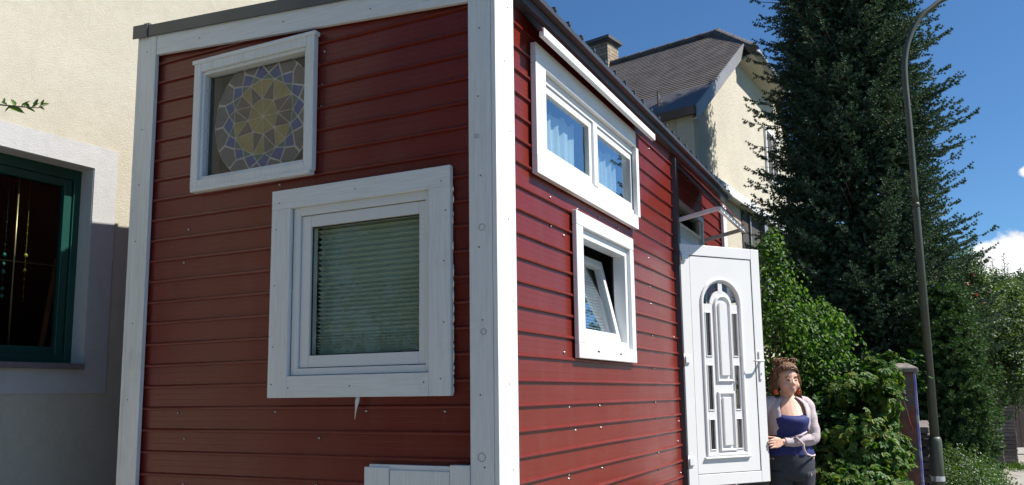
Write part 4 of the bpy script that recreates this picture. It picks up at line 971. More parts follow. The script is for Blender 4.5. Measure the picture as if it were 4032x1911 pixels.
# upright shoots
def shoots(name,label,spots,leaf,wd,mat,seed,root=None):
    b=MB(); Cs=[];Ds=[];Ns=[]; r_=np.random.default_rng(seed)
    for (x,y0_,y1_,D) in spots:
        a=pt(x,y1_,D); t=pt(x+r_.uniform(-8,8),y0_,D); b.tube([a,a.lerp(t,.5)+Vector((.02,0,0)),t],[.012,.008,.003],5)
        n=int((t-a).length/.045)
        for i in range(n):
            q=np.array(a.lerp(t,(i+.5)/n)); ang=i*2.4; d=np.array([math.cos(ang),math.sin(ang),.7]); Cs.append(q);Ds.append(d);Ns.append(np.array([-d[0]*.5,-d[1]*.5,1.]))
    b.build('shoots',M['bark'],root,smooth=True)
    V,F=leaf_mesh(np.array(Cs),np.array(Ds),np.array(Ns),np.full(len(Cs),leaf),np.full(len(Cs),wd)); mesh_np('shoot_leaves',V,F,mat,root)
shoots('','',[(2400,592,760,14),(2412,610,760,14.1),(2428,600,760,14),(2445,612,760,14.2),(2460,640,780,14),(2470,655,790,14.1),(2385,640,800,14),(2436,628,760,13.9)],.075,.035,M['bush'],3,r3)
for (x,y) in ((2378,690),(2432,715),(2455,742),(2405,770),(2470,760),(2448,690)):
    c=pt(x,y,13.7); b=MB().lathe(c,[(.004,-.03),(.026,-.022),(.034,0),(.028,.022),(.006,.026)],n=12); b.build('apple',M['apple'],r3,smooth=True)
bp=pt(2525,1100,19)
r4=leafy('thin_tree','distant thin tree with feathery upright shoots in front of the cloud','tree',(bp.x,bp.y,0),[E_(2500,740,19,30,60),E_(2530,760,19,35,60)],800,7,.3,.07,.04,M['bush'],16,'trees along the street',shell=.3,gap=.3,r0=.05)
shoots('','',[(2492,650,760,19),(2502,672,760,19),(2515,690,770,19),(2528,640,760,19),(2540,665,760,19),(2552,690,780,19)],.09,.04,M['bush'],5,r4)
bp=pt(2590,1100,28)
leafy('far_tree','distant round green tree at the right edge of the photo','tree',(bp.x,bp.y,0),[E_(2590,760,28,60,70),E_(2560,800,28,50,60),E_(2640,740,28,60,80)],1500,7,.4,.12,.08,M['bush'],17,'trees along the street',shell=.4,gap=.25,r0=.09)
# low shrub at the foot of the lamp post
P_,O=ellipsoid_pts([((*pt(2400,1190,9.9)[:2],.32),(.42,.6,.40)),((*pt(2440,1180,10.6)[:2],.22),(.38,.7,.30)),((*pt(2475,1170,12.0)[:2],.14),(.22,.6,.18)),((*pt(2425,1240,9.2)[:2],.2),(.4,.5,.35))],3600,.3,41); V,F=twigs(P_,O,6,.20,.036,.02,.1,8,.8,.35)
bp=pt(2440,1190,10.3); r5=thing('low_shrub','low spreading small leaved shrub at the foot of the street lamp','shrub',(bp.x,bp.y,0)); mesh_np('foliage',V,F,M['shrubl'],r5); stems('stem',(bp.x,bp.y,0),[(bp.x-.3,bp.y,.3),(bp.x+.3,bp.y+.4,.3)],.012,M['bark'],r5)
# shrub by the cream house whose branch reaches into the picture
bb=Vector((-2.75,-3.4,0))
r6=leafy('garden_shrub','leafy shrub branch reaching in front of the cream wall at the left edge, with unseen crowns added for reflections','shrub',tuple(bb),[((-2.6,-3.3,2.4),(.6,1.0,1.3)),((-2.8,-2.7,3.3),(.5,.7,.9)),((-2.4,-4.2,2.6),(.7,.9,1.3)),((-2.2,-5.4,2.8),(.8,1.0,1.6)),((-3.0,-6.6,2.6),(1.4,1.3,2.6)),((-1.5,-8.5,2.2),(1.8,1.3,2.2)),((.8,-9.5,2.2),(1.8,1.3,2.2)),((-2,-9.5,5.5),(2.6,1.6,3)),((-4,-7.5,5),(1.8,1.8,3))],11000,6,.26,.085,.045,M['ivy'],51,shell=.3,gap=.3,gsc=2.4,r0=.03)  # crowns behind the camera added so glass and cladding reflect dark foliage
br=[Vector((-2.6,-2.6,3.0)),pt(-120,225,3.2),pt(-20,262,3.2),pt(40,268,3.2),pt(95,272,3.2),pt(122,262,3.2)]
MB().tube(br,[.012,.005,.0035,.003,.002,.001],6).build('branch',M['bark'],r6,smooth=True)
lf=[((8,262),(12,246),.05),((18,265),(2,255),.045),((40,268),(28,248),.05),((52,270),(74,252),.04),((60,270),(68,260),.035),((75,272),(62,256),.04),((78,272),(98,258),.045),((86,270),(95,248),.045),((98,268),(122,258),.05),((98,268),(112,276),.04),((20,268),(60,282),.06),((30,266),(10,280),.04),((0,262),(-16,250),.05),((104,266),(110,250),.035),((66,272),(88,280),.04)]
C_=[];D_=[];Nn=[]
for a,c,_l in lf:
    p=pt(*a,3.2); q=pt(*c,3.2); C_.append(p);D_.append((q-p)); Nn.append((-HD*.7+Vector((random.uniform(-.4,.4),random.uniform(-.4,.4),.6))))
C_=np.array(C_);D_=np.array(D_); ll=np.linalg.norm(D_,axis=1); V,F=leaf_mesh(C_,D_,np.array(Nn),ll*1.05,ll*.42); mesh_np('branch_leaves',V,F,M['birch'],r6)

# ------------------------------------------------------------------ street furniture
M['lamp']=simple('grey green galvanised pole',(.075,.085,.064),.5,.3,.15,5,.1,30)
lx,ly=1.90,6.40
lamp=thing('street_lamp','tall grey green street lamp with a curved top beside the painted pillar','street lamp',(lx,ly,0))
MB().lathe((lx,ly,0),[(.067,0),(.065,.90),(.061,.935),(.047,.955)],n=20).build('base_sleeve',M['lamp'],lamp,smooth=True)
MB().lathe((lx,ly,.5),[(.0685,0),(.0685,.05)],n=20).build('clamp_band',M['alu'],lamp)
b=MB().box((lx-.02,ly-.09,.50),(lx+.02,ly-.07,.55)); b.build('clamp_bolt',M['alu'],lamp,.003)
top=[(lx,ly,.95),(lx,ly,2.2),(lx+.005,ly,3.4)]
MB().lathe((lx,ly,0),[(.046,.955),(.037,3.40),(.035,3.44)],n=18).build('pole',M['lamp'],lamp,smooth=True)
MB().lathe((lx,ly,3.42),[(.040,0),(.040,.035),(.034,.05)],n=18).build('pole_joint',M['lamp'],lamp,smooth=True)
arm=[Vector((lx,ly,3.45)),Vector((lx,ly,4.3)),pt(2276,190,8.8),pt(2279,130,8.8),pt(2292,85,8.8),pt(2315,45,8.8),pt(2345,18,8.8),pt(2376,-2,8.8),pt(2440,-25,8.8),pt(2520,-35,8.8)]
q=[];
for i in range(len(arm)-1):
    p0=arm[max(i-1,0)];p1=arm[i];p2=arm[i+1];p3=arm[min(i+2,len(arm)-1)]
    for k in range(5):
        t=k/5; q.append(.5*((2*p1)+(p2-p0)*t+(2*p0-5*p1+4*p2-p3)*t*t+(3*p1-p0-3*p2+p3)*t**3))
q.append(arm[-1])
MB().tube(q,[.034-.008*i/(len(q)-1) for i in range(len(q))],14).build('arm',M['lamp'],lamp,smooth=True)
e=arm[-1]; MB().lathe(e-Vector((0,0,.02)),[(.02,.06),(.10,.05),(.14,0),(.12,-.05),(.02,-.06)],n=16).build('lamp_head',M['lamp'],lamp,smooth=True)
# painted pillar with stone cap
pp=pt(2281,1000,8.45); px_,py_=pp.x,pp.y
def pm():
    a=N('pillar painted with faded red, blue and teal'); n=a.noise(3.2,3,.5,a.mapping((1,1,.8)),1.2); c=a.ramp(n,[(.30,(.10,.035,.022)),(.42,(.26,.035,.022)),(.52,(.13,.05,.03)),(.63,(.035,.09,.10)),(.70,(.07,.08,.20)),(.78,(.15,.06,.04))])
    a.col(a.mix(.35,c,a.ramp(a.noise(14,5),[(.3,(.08,.05,.04)),(.7,(.3,.22,.2))]))); a.set(Roughness=.7); a.bump(a.noise(30,4),.3,.006); return a.m
M['paint']=pm()
def pm2():
    a=N('pillar side painted blue and white'); n=a.noise(5,4,.6,a.mapping((1,1,.6)),1.5); a.col(a.ramp(n,[(.32,(.10,.13,.42)),(.48,(.25,.22,.50)),(.56,(.5,.5,.55)),(.64,(.12,.35,.45))])); a.set(Roughness=.7); return a.m
M['paint2']=pm2(); M['capst']=simple('weathered concrete cap with lichen',(.20,.18,.16),.9,0,.4,25,.8,40,.012)
pil=thing('gate_pillar','painted concrete gate pillar with a lichened stone cap beside the street lamp','pillar',(px_,py_,0))
XA=Vector((1,0,0)); YA=Vector((0,1,0))
b=MB(); b.obox(pp*1-LZ*pp.z,XA,YA,LZ,(-.105,-.13,0),(.072,.13,1.62)); b.build('shaft',M['paint'],pil,.006)
b=MB(); b.obox(pp*1-LZ*pp.z,XA,YA,LZ,(.0725,-.131,0),(.098,.13,1.62)); b.build('painted_side',M['paint2'],pil,.004)
b=MB(); b.obox(pp*1-LZ*pp.z,XA,YA,LZ,(-.155,-.17,1.622),(.125,.17,1.665)); o_=pp-LZ*pp.z
b.hexa([o_+XA*-.15-YA*.165+LZ*1.666,o_+XA*.12-YA*.165+LZ*1.666,o_+XA*.12+YA*.165+LZ*1.666,o_+XA*-.15+YA*.165+LZ*1.666,o_+XA*-.06-YA*.06+LZ*1.715,o_+XA*.03-YA*.06+LZ*1.715,o_+XA*.03+YA*.06+LZ*1.715,o_+XA*-.06+YA*.06+LZ*1.715]); b.build('cap',M['capst'],pil,.008)
# dry stone wall made of stacked dark blocks
M['stonew']=N('grey brown stone block'); _a=M['stonew']; _g=_a.n('NewGeometry'); _a.col(_a.mix(1,_a.ramp(_g.outputs['Random Per Island'],[(0,(.10,.08,.08)),(.5,(.17,.14,.13)),(1,(.24,.21,.19))]),_a.ramp(_a.noise(25,5),[(.3,(.6,.6,.6)),(.7,(1.2,1.2,1.2))]),'MULTIPLY')); _a.set(Roughness=.9); _a.bump(_a.noise(40,4),.5,.01); M['stonew']=_a.m
so=pt(2322,1100,8.75); so=Vector((so.x,so.y,0)); so=Vector((1.80,6.62,0)); wd_=Vector((0,1,0)); wn=Vector((wd_.y,-wd_.x,0))
b=MB(); rr=random.Random(9)
z=0
while z<1.0:
    h=rr.uniform(.055,.09); u_=-.10
    while u_<3.0:
        l=rr.uniform(.09,.2); j=rr.uniform(-.012,.012); b.obox(so,wd_,wn,LZ,(u_,-.12,z+.004),(u_+l-.012,.06+j,z+h-.008)); u_+=l
    z+=h
tag(b.build('stone_wall',M['stonew'],None,.012),'low wall of stacked dark stone blocks behind the street lamp','wall')
# two stone gate posts and the wooden shed on the right
for k,(x,D,wx,ht,lb) in enumerate(((2511,15.6,.075,.98,'left narrow stone gate post half behind the fir'),(2541,15.9,.115,1.10,'right wider stone gate post in front of the dark wooden fence'))):
    o_=pt(x,1130,D); o_=Vector((o_.x,o_.y,0)); r_=thing('gate_post',lb,'post',o_,'stone gate posts on the right')
    b=MB(); z=0
    while z<ht-.04:
        h=rr.uniform(.05,.08); b.obox(o_,XA,YA,LZ,(-wx+rr.uniform(-.008,.008),-.13,z),(wx+rr.uniform(-.008,.008),.13,z+h-.006)); z+=h
    b.build('blocks',M['stonew'],r_,.008); MB().obox(o_,XA,YA,LZ,(-wx-.02,-.15,z),(wx+.02,.15,z+.035)).build('cap',M['capst'],r_,.006)
M['plank']=simple('dark weathered plank',(.06,.045,.038),.85,0,.25,6,.3,30)
o_=pt(2500,1100,18.5); o_=Vector((o_.x,o_.y,0)); b=MB()
for i in range(22): b.obox(o_,RT,HD,LZ,(-.6+i*.15,0,.15),(-.6+i*.15+.142,.03+.004*(i%2),1.75))
fen=b.build('plank_fence',M['plank'],None,.003); tag(fen,'dark upright plank fence at the far right behind the stone posts','fence')
# grass tuft and tender shoots
P_=[];D_=[]; r_=np.random.default_rng(5); c=pt(2568,1140,15); n=260
C_=np.stack([c.x+r_.normal(size=n)*.18,c.y+r_.normal(size=n)*.3,np.zeros(n)],1); D_=np.stack([r_.normal(size=n)*.4,r_.normal(size=n)*.4,np.ones(n)],1); V,F=leaf_mesh(C_,D_,r_.normal(size=(n,3)),r_.uniform(.08,.18,n),np.full(n,.008)); tag(mesh_np('grass',V,F,M['creeper']),'bright tuft of grass at the foot of the right stone post','grass',kind='stuff')

# ------------------------------------------------------------------ the woman behind the door
M['skin']=N('sunlit skin'); _a=M['skin']; _a.col(_a.ramp(_a.noise(9,4),[(.3,(.56,.32,.23)),(.7,(.63,.39,.29))])); _a.set(Roughness=.5,Subsurface_Weight=.12,Subsurface_Scale=.02); M['skin']=_a.m
M['hair']=N('reddish brown hair'); _a=M['hair']; _a.col(_a.ramp(_a.noise(14,6,.6,_a.mapping((1,1,.3)),.8),[(.3,(.09,.038,.018)),(.6,(.22,.105,.048)),(.8,(.36,.20,.09))])); _a.set(Roughness=.45); _a.bump(_a.noise(60,3,.6,_a.mapping((1,1,.25))),.8,.01); M['hair']=_a.m
M['blue']=simple('royal blue jersey top',(.010,.018,.125),.75,0,.15,12,.3,40,.004)
M['knit']=simple('pale lilac knitted cardigan',(.46,.39,.41),.9,0,.12,30,.8,140,.006)
M['jeans']=simple('dark blue grey denim',(.028,.032,.045),.85,0,.2,20,.3,90,.003)
M['lip']=simple('rose lips',(.42,.12,.11),.4); M['teeth']=simple('teeth',(.8,.76,.7),.3); M['lash']=simple('dark eyelashes',(.05,.03,.02),.7); M['coral']=simple('coral tassel',(.65,.10,.05),.7,0,.2,60)
WP=pt(1983,1050,7.55); WP=Vector((WP.x,WP.y,0)); FW=Vector((.438,-.899,0)); SR=Vector((.899,.438,0))     # towards the camera / image right
person=thing('person','smiling woman in a blue top and pale cardigan holding the open white door','person',WP)
def Wd(s_,f_,z_):
    s_*=.94
    if z_>1.40:
        k=min(1,(z_-1.44)/.05) if z_>1.44 else 0
        s_*=1+.07*k; f_=f_+ (f_-.03)*.05*k; _c,_s=math.cos(.17*k),math.sin(.17*k); s_,f_=s_*_c+f_*_s,-s_*_s+f_*_c; s_-=.008*k; z_=z_-.030*min(1,(z_-1.40)/.06) + .035*max(0,z_-1.46)
    return WP+SR*s_+FW*f_+LZ*z_
def loft(b,rings,n=24,mi=0,cap=True):
    """rings (z, centre s, centre f, half width, half depth)"""
    V=[];F=[]
    for (z_,cs,cf,a_,d_) in rings:
        for k in range(n):
            t_=2*math.pi*k/n; V.append(Wd(cs+a_*math.cos(t_),cf+d_*math.sin(t_),z_))
    for i in range(len(rings)-1):
        for k in range(n): F.append((i*n+k,i*n+(k+1)%n,(i+1)*n+(k+1)%n,(i+1)*n+k))
    if cap: F.append(tuple(range(n))[::-1]); F.append(tuple((len(rings)-1)*n+k for k in range(n)))
    return b.add(V,F,mi)
def blob(b,c,r_,n=14,m_=10,ax=None):
    """ellipsoid: centre in (s,f,z), radii in the same frame"""
    V=[];F=[]
    for i in range(m_+1):
        ph_=math.pi*i/m_
        for k in range(n):
            t_=2*math.pi*k/n; V.append(Wd(c[0]+r_[0]*math.sin(ph_)*math.cos(t_),c[1]+r_[1]*math.sin(ph_)*math.sin(t_),c[2]+r_[2]*math.cos(ph_)))
    for i in range(m_):
        for k in range(n): F.append((i*n+k,i*n+(k+1)%n,(i+1)*n+(k+1)%n,(i+1)*n+k))
    return b.add(V,F)
def limb(b,pts,rad,n=14):
    P_=[Vector(p) for p in pts]; q=[];rr_=[]
    for i in range(len(P_)-1):
        p0=P_[max(i-1,0)];p1=P_[i];p2=P_[i+1];p3=P_[min(i+2,len(P_)-1)]
        for k in range(4):
            t=k/4; q.append(.5*((2*p1)+(p2-p0)*t+(2*p0-5*p1+4*p2-p3)*t*t+(3*p1-p0-3*p2+p3)*t**3)); rr_.append(rad[i]+(rad[i+1]-rad[i])*t)
    q.append(P_[-1]); rr_.append(rad[-1]); b.tube(q,rr_,n)
HC=(0.0,.045,1.560)     # head centre
TURN=.0
def handpt(u_,n_,z_): return DH+DU*u_+DN*n_+DZ*z_
WR=handpt(1.045,-.02,1.005)
EL=Wd(.190,.06,1.045); SH=Wd(.163,.0,1.315)
SH2=Wd(-.175,.0,1.32); EL2=Wd(-.36,-.02,1.16); WR2=Wd(-.50,.06,1.30)
b=MB()
loft(b,[(.80,0,0,.16,.11),(.90,0,0,.205,.14),(.98,0,0,.195,.135),(1.06,0,.005,.168,.125),(1.15,0,.015,.175,.14),(1.22,0,.02,.185,.145),(1.29,0,.005,.185,.12),(1.345,0,0,.165,.095),(1.385,0,0,.10,.075),(1.41,0,.005,.062,.062),(1.47,0,.015,.056,.058),(1.52,0,.03,.056,.06)])
for s_ in (-1,1): limb(b,[Wd(s_*.10,0,.86),Wd(s_*.11,.0,.50),Wd(s_*.105,-.02,.12),Wd(s_*.105,-.02,.06)],[.118,.075,.045,.045]); blob(b,(s_*.105,.05,.035),(.045,.12,.04))
# head: skull, face, jaw, cheeks, nose, ears
blob(b,(0,.02,1.600),(.088,.108,.105),20,14); blob(b,(0,.062,1.545),(.083,.075,.095),20,14); blob(b,(0,.085,1.487),(.050,.048,.042)); 
for s_ in (-1,1): blob(b,(s_*.044,.094,1.528),(.037,.031,.034)); blob(b,(s_*.094,.015,1.555),(.012,.022,.032)); blob(b,(s_*.034,.106,1.590),(.026,.016,.012))
b.tube([Wd(0,.125,1.588),Wd(0,.132,1.562),Wd(0,.143,1.546),Wd(0,.139,1.538)],[.008,.008,.010,.008],10); blob(b,(-.013,.137,1.540),(.008,.010,.007)); blob(b,(.013,.137,1.540),(.008,.010,.007))
blob(b,(0,.122,1.507),(.030,.014,.016))
limb(b,[Wd(.12,0,1.33),SH,SH.lerp(EL,.5)+SR*.02,EL,EL.lerp(WR,.5),WR],[.062,.064,.055,.045,.040,.027]); limb(b,[Wd(-.12,0,1.33),SH2,SH2.lerp(EL2,.5),EL2,WR2],[.062,.064,.052,.044,.028])
# right hand on the door edge: palm, four fingers curled round the edge, thumb
K0=handpt(.945,.002,1.0)
palmdir=(K0-WR).normalized(); up_=DZ
V=[]; 
def quadpalm(c,hw,th,nrm): return [c+up_*hw+nrm*th,c-up_*hw+nrm*th,c-up_*hw-nrm*th,c+up_*hw-nrm*th]
b.hexa([*(quadpalm(WR,.024,.018,DN)),*(quadpalm(K0,.042,.014,DN))]); b.hexa([*(quadpalm(WR.lerp(K0,.3),.034,.018,DN)),*(quadpalm(K0.lerp(WR,.1),.043,.015,DN))])
for i,(dz_,l_) in enumerate(((.033,.94),(.011,1.05),(-.011,1.0),(-.032,.8))):
    z_=1.0+dz_; b.tube([handpt(.948,.004,z_),handpt(.948-.036*l_,.016,z_+.003),handpt(.948-.068*l_,.018,z_-.002),handpt(.948-.092*l_,.009,z_-.006)],[.0098,.0095,.0085,.0068],8)
b.tube([WR.lerp(K0,.35)+up_*.03,handpt(.965,-.03,1.045),handpt(.93,-.060,1.052),handpt(.905,-.078,1.048)],[.013,.012,.010,.008],8)
b.tube([handpt(.915,.016,1.0075),handpt(.909,.0162,1.0075)],[.0112,.0112],10)
body=b.build('body',M['skin'],person,smooth=True)
md=body.modifiers.new('remesh','REMESH'); md.mode='VOXEL'; md.voxel_size=.0045; md.use_smooth_shade=True
sm=body.modifiers.new('smooth','SMOOTH'); sm.factor=.6; sm.iterations=4
# second hand, behind the door
b=MB(); 
P2=WR2+(WR2-EL2).normalized()*.08; d2=(WR2-EL2).normalized()
b.hexa([WR2+FW*.02+LZ*.02,WR2-FW*.02+LZ*.02,WR2-FW*.02-LZ*.02,WR2+FW*.02-LZ*.02,P2+FW*.04+LZ*.012,P2-FW*.04+LZ*.012,P2-FW*.04-LZ*.012,P2+FW*.04-LZ*.012])
for i in range(4):
    o_=P2+FW*(.03-.02*i); b.tube([o_-d2*.01,o_+d2*.03,o_+d2*(.055+.01*(i in (1,2)))-LZ*.01,o_+d2*(.07+.012*(i in (1,2)))-LZ*.025],[.0095,.009,.008,.0065],8)
b.tube([WR2+d2*.03+FW*.03,WR2+d2*.05+FW*.06,WR2+d2*.08+FW*.07],[.013,.011,.008],8)
h2=b.build('hand',M['skin'],person,smooth=True); md=h2.modifiers.new('remesh','REMESH'); md.mode='VOXEL'; md.voxel_size=.004; md.use_smooth_shade=True
# face details
b=MB()
for s_ in (-1,1): b.tube([Wd(s_*.018,.1265,1.5745),Wd(s_*.028,.129,1.5705),Wd(s_*.040,.1245,1.5705),Wd(s_*.051,.1145,1.575)],[.003,.006,.006,.003],6)
b.build('eyelashes',M['lash'],person)
b=MB()
for s_ in (-1,1): b.tube([Wd(s_*.015,.129,1.596),Wd(s_*.030,.131,1.602),Wd(s_*.045,.122,1.601),Wd(s_*.056,.108,1.594)],[.003,.0062,.0062,.0025],6)
b.build('eyebrows',M['hair'],person)
b=MB(); b.tube([Wd(-.034,.118,1.517),Wd(-.018,.133,1.510),Wd(0,.1385,1.5085),Wd(.018,.133,1.510),Wd(.034,.118,1.517)],[.001,.0035,.004,.0035,.001],8); b.build('upper_lip',M['lip'],person,smooth=True)
b=MB(); b.tube([Wd(-.031,.118,1.514),Wd(-.016,.131,1.500),Wd(0,.1355,1.4965),Wd(.016,.131,1.500),Wd(.031,.118,1.514)],[.001,.004,.005,.004,.001],8); b.build('lower_lip',M['lip'],person,smooth=True)
b=MB(); b.tube([Wd(-.024,.124,1.512),Wd(-.012,.131,1.5055),Wd(0,.134,1.5035),Wd(.012,.131,1.5055),Wd(.024,.124,1.512)],[.001,.0065,.0078,.0065,.001],8); b.build('teeth',M['teeth'],person,smooth=True)
# hair: cap, side curls, loose bun
hr=random.Random(12); b=MB()
V=[];F=[];n=28;m_=12
for i in range(m_+1):
    ph_=i/m_
    for k in range(n):
        t_=2*math.pi*k/n; back=-math.sin(t_)      # +f is the face side
        lo=2.05 if back>.0 else 1.02+.30*abs(math.cos(t_))**2
        if back>0: lo=1.35+.9*back
        a_=ph_*lo; rx,ry,rz=.103,.142,.130
        j=1+.022*math.sin(9*t_+7*a_)+.012*hr.uniform(-1,1)
        V.append(Wd(rx*math.sin(a_)*math.cos(t_)*j,.012+ry*math.sin(a_)*math.sin(t_)*j,1.602+rz*math.cos(a_)*j))
for i in range(m_):
    for k in range(n): F.append((i*n+k,i*n+(k+1)%n,(i+1)*n+(k+1)%n,(i+1)*n+k))
b.add(V,F); hairo=b.build('hair',M['hair'],person,smooth=True)
b=MB()
for k in range(150):     # strands combed up from the hairline into the bun
    t_=hr.uniform(-.35,math.pi+.35); lo=.93+.42*abs(math.cos(t_))**2+hr.uniform(-.10,.06); P_=[]; w_=hr.uniform(-.12,.12)
    for i in range(8):
        a_=lo*(1-i/7*.88); tt=t_+w_*math.sin(i*.8+k); j=1.03+.012*math.sin(i*1.3+k)
        P_.append(Wd(.103*math.sin(a_)*math.cos(tt)*j,.012+.142*math.sin(a_)*math.sin(tt)*j,1.602+.130*math.cos(a_)*j))
    b.tube(P_,[.0015,.0035,.005,.005,.005,.005,.004,.003],5)
b.build('hair_strands',M['hair'],hairo,smooth=True)
b=MB(); blob(b,(0,-.005,1.715),(.066,.055,.034)); blob(b,(.02,0,1.73),(.045,.04,.03))
for k in range(120):     # loops of the bun
    a_=hr.uniform(0,6.28); c=Vector((hr.uniform(-.065,.065),hr.uniform(-.055,.055),hr.uniform(-.035,.035))); r_=hr.uniform(.012,.026); ax_=Vector((hr.gauss(0,1),hr.gauss(0,1),hr.gauss(0,1))).normalized(); e1=ax_.orthogonal().normalized(); e2=ax_.cross(e1)
    P_=[]
    for i in range(9):
        t_=a_+i*.62; q_=c+e1*r_*math.cos(t_)+e2*r_*math.sin(t_); P_.append(Wd(q_.x*1.15,-.005+q_.y,1.722+q_.z))
    b.tube(P_,[.002,.004,.005,.0055,.0055,.005,.004,.003,.001],6)
b.build('hair_bun',M['hair'],person,smooth=True)
for k in range(84):
    b=MB()     # loose curls framing the face and neck
    s_=1 if k%2 else -1; st=Wd(s_*hr.uniform(.075,.1),hr.uniform(-.05,.055),hr.uniform(1.56,1.66)); L_=hr.uniform(.07,.20)*(1.15 if s_>0 else .8); P_=[]
    for i in range(8): 
        t_=i/7; P_.append(st+SR*(s_*(.012+.022*t_)+.008*math.sin(t_*9+k))+FW*(.010*math.cos(t_*8+k)-.01*t_)-LZ*L_*t_)
    b.tube(P_,[.005,.0065,.006,.006,.005,.004,.003,.001],5); b.build('hair_curl',M['hair'],hairo,smooth=True)
for s_ in (-1,1):
    b=MB(); c=Wd(s_*.108,.03,1.515); b.tube([c,c-LZ*.016],.0018,6)
    b.tube([Wd(s_*.108,.03,1.500),Wd(s_*.110,.03,1.492),Wd(s_*.112,.03,1.470),Wd(s_*.112,.03,1.452)],[.006,.014,.020,.017],10); b.build('earring',M['coral'],person,smooth=True)
# blue top
def shirt(b,rings,n=40,neck=None):
    V=[];F=[]
    for j,(z_,cs,cf,a_,d_) in enumerate(rings):
        for k in range(n):
            t_=2*math.pi*k/n; zz=z_
            s_=a_*math.cos(t_); f_=d_*math.sin(t_)
            bust=max(0,math.sin(t_))*.062*math.exp(-((zz-1.185)/.062)**2)*(.75+.25*abs(math.cos(t_*1.0)))
            if neck and z_>1.22:
                front=max(0,math.sin(t_)); dip=.075*front**1.5*((z_-1.22)/.10); zz=z_-dip
            fold=.003*math.sin(13*t_+z_*25)+.004*math.sin(z_*70+3*t_)*(1 if z_<1.12 else .2)
            V.append(Wd(cs+s_+fold*math.cos(t_),cf+f_+(bust+fold)*math.sin(t_),zz))
    for i in range(len(rings)-1):
        for k in range(n): F.append((i*n+k,i*n+(k+1)%n,(i+1)*n+(k+1)%n,(i+1)*n+k))
    return b.add(V,F)
b=MB(); shirt(b,[(.872,0,.0,.216,.150),(.895,0,.0,.220,.155),(.92,0,0,.214,.152),(.97,0,.0,.204,.147),(1.01,0,.003,.192,.142),(1.06,0,.006,.181,.138),(1.11,0,.012,.183,.142),(1.16,0,.017,.188,.150),(1.20,0,.02,.191,.152),(1.24,0,.016,.191,.146),(1.28,0,.010,.186,.130),(1.315,0,.006,.178,.126),(1.345,0,.004,.172,.118)],neck=True)
top=b.build('blue_top',M['blue'],person,smooth=True); so_=top.modifiers.new('thick','SOLIDIFY'); so_.thickness=.003
b=MB()
for s_ in (-1,1): b.tube([Wd(s_*.10,.075,1.27),Wd(s_*.105,.06,1.33),Wd(s_*.105,.01,1.372),Wd(s_*.10,-.06,1.34)],[.010,.010,.010,.010],8)
b.build('shoulder_strap',M['blue'],top,smooth=True)
# lace trim of scallops along the neckline
b=MB()
for k in range(17):
    t_=math.pi*(.12+.76*k/16); z_=1.33-.072*max(0,math.sin(t_))**1.5*1.1+.002; 
    c=Wd(.166*math.cos(t_),.004+.108*math.sin(t_),z_); b.tube([c-SR*.009,c+LZ*.008+FW*.002,c+SR*.009],[.002,.0035,.002],5)
b.build('lace_trim',M['blue'],top,smooth=True)
# jeans
b=MB(); loft(b,[(.66,0,0,.200,.130),(.74,0,0,.218,.142),(.81,0,0,.226,.150),(.88,0,0,.219,.153),(.93,0,0,.203,.144)],32)
je=b.build('jeans',M['jeans'],person,smooth=True)
b=MB()
for s_ in (-1,1): limb(b,[Wd(s_*.098,0,.74),Wd(s_*.108,0,.48),Wd(s_*.105,-.02,.12)],[.125,.082,.055],18)
b.build('jeans_legs',M['jeans'],je,smooth=True)
MB().tube([Wd(.145,.105,.735),Wd(.150,.108,.715),Wd(.142,.112,.70)],[.003,.007,.003],6).build('rip',M['skin'],je)
# cardigan: open front panels, back, sleeves
b=MB(); V=[];F=[]; n=30; zr=[1.06,1.10,1.15,1.20,1.25,1.30,1.34,1.375,1.40]
for j,z_ in enumerate(zr):
    a_=[.196,.197,.202,.206,.208,.206,.192,.140,.085][j]; d_=[.160,.162,.172,.176,.170,.145,.118,.095,.080][j]; th0=[1.10,1.02,.95,.92,.95,1.0,1.05,1.05,1.15][j]
    for k in range(n+1):
        t_=math.pi/2-th0*.0+0; a0=math.pi/2+(.62 if z_>1.12 else .9); a1=math.pi/2-(.62 if z_>1.12 else .9)+2*math.pi; t_=a0+(a1-a0)*k/n
        w_=1+.02*math.sin(t_*14+z_*30)
        V.append(Wd(a_*w_*math.cos(t_),(.008 if j>1 else 0)+d_*w_*math.sin(t_),z_))
for j in range(len(zr)-1):
    for k in range(n): F.append((j*(n+1)+k,j*(n+1)+k+1,(j+1)*(n+1)+k+1,(j+1)*(n+1)+k))
b.add(V,F); ca=b.build('cardigan',M['knit'],person,smooth=True); so_=ca.modifiers.new('thick','SOLIDIFY'); so_.thickness=.006
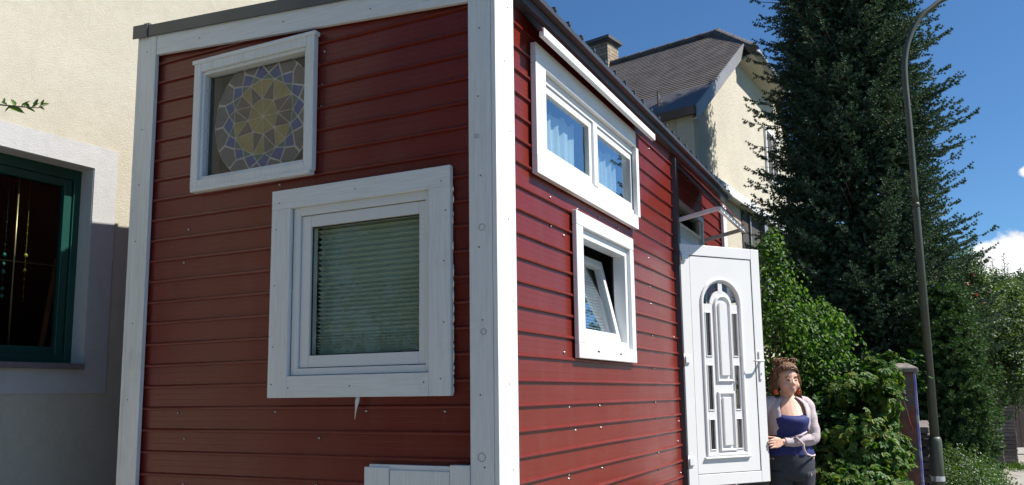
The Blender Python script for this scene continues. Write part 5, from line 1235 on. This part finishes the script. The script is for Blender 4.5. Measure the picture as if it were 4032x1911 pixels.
def sleeve(b,pts,rad,seed,n=18):
    r_=random.Random(seed); P_=[Vector(p) for p in pts]; V=[];F=[]; q=[];rr_=[]
    for i in range(len(P_)-1):
        p0=P_[max(i-1,0)];p1=P_[i];p2=P_[i+1];p3=P_[min(i+2,len(P_)-1)]
        for k in range(6):
            t=k/6; q.append(.5*((2*p1)+(p2-p0)*t+(2*p0-5*p1+4*p2-p3)*t*t+(3*p1-p0-3*p2+p3)*t**3)); rr_.append((rad[i]+(rad[i+1]-rad[i])*t)*(1+.035*math.sin(len(q)*1.7)+.02*r_.uniform(-1,1)))
    q.append(P_[-1]); rr_.append(rad[-1]); b.tube(q,rr_,n,cap=False)
b=MB(); sleeve(b,[Wd(.115,0,1.345),SH+SR*.012,SH.lerp(EL,.5)+SR*.022,EL+SR*.012-LZ*.012,EL.lerp(WR,.45)-LZ*.018,WR.lerp(EL,.06)],[.060,.072,.062,.058,.052,.036],1)
b.build('sleeve',M['knit'],ca,smooth=True)
b=MB(); sleeve(b,[Wd(-.115,0,1.345),SH2-SR*.012,SH2.lerp(EL2,.5),EL2-LZ*.01,WR2.lerp(EL2,.06)],[.066,.082,.072,.064,.042],2); b.build('sleeve',M['knit'],ca,smooth=True)
# hem of the cardigan pulled forward by the sleeve: a hanging edge that loops to the hip
e0=EL.lerp(WR,.60)+FW*.045+LZ*.03; b=MB(); b.tube([e0,Wd(.055,.20,.985),Wd(.060,.195,.94),Wd(.085,.185,.90),Wd(.135,.160,.882),Wd(.185,.11,.880),Wd(.215,.05,.885)],[.010,.013,.011,.010,.009,.008,.006],8)
b.tube([EL+FW*.05-SR*.06+LZ*.045,EL.lerp(WR,.4)+FW*.05+LZ*.035,e0],[.008,.011,.010],8); b.build('cardigan_hem',M['knit'],ca,smooth=True)
M['lace2']=simple('dark open lace',(.20,.16,.17),.9,0,.3,90); b=MB()
for k in range(12):
    c=EL.lerp(WR,.02+.035*k)+FW*.066-LZ*.035; b.tube([c+LZ*hr.uniform(.01,.022),c-LZ*hr.uniform(.0,.01)+SR*.006],[.0035,.002],5)
b.build('lace_insert',M['lace2'],ca)
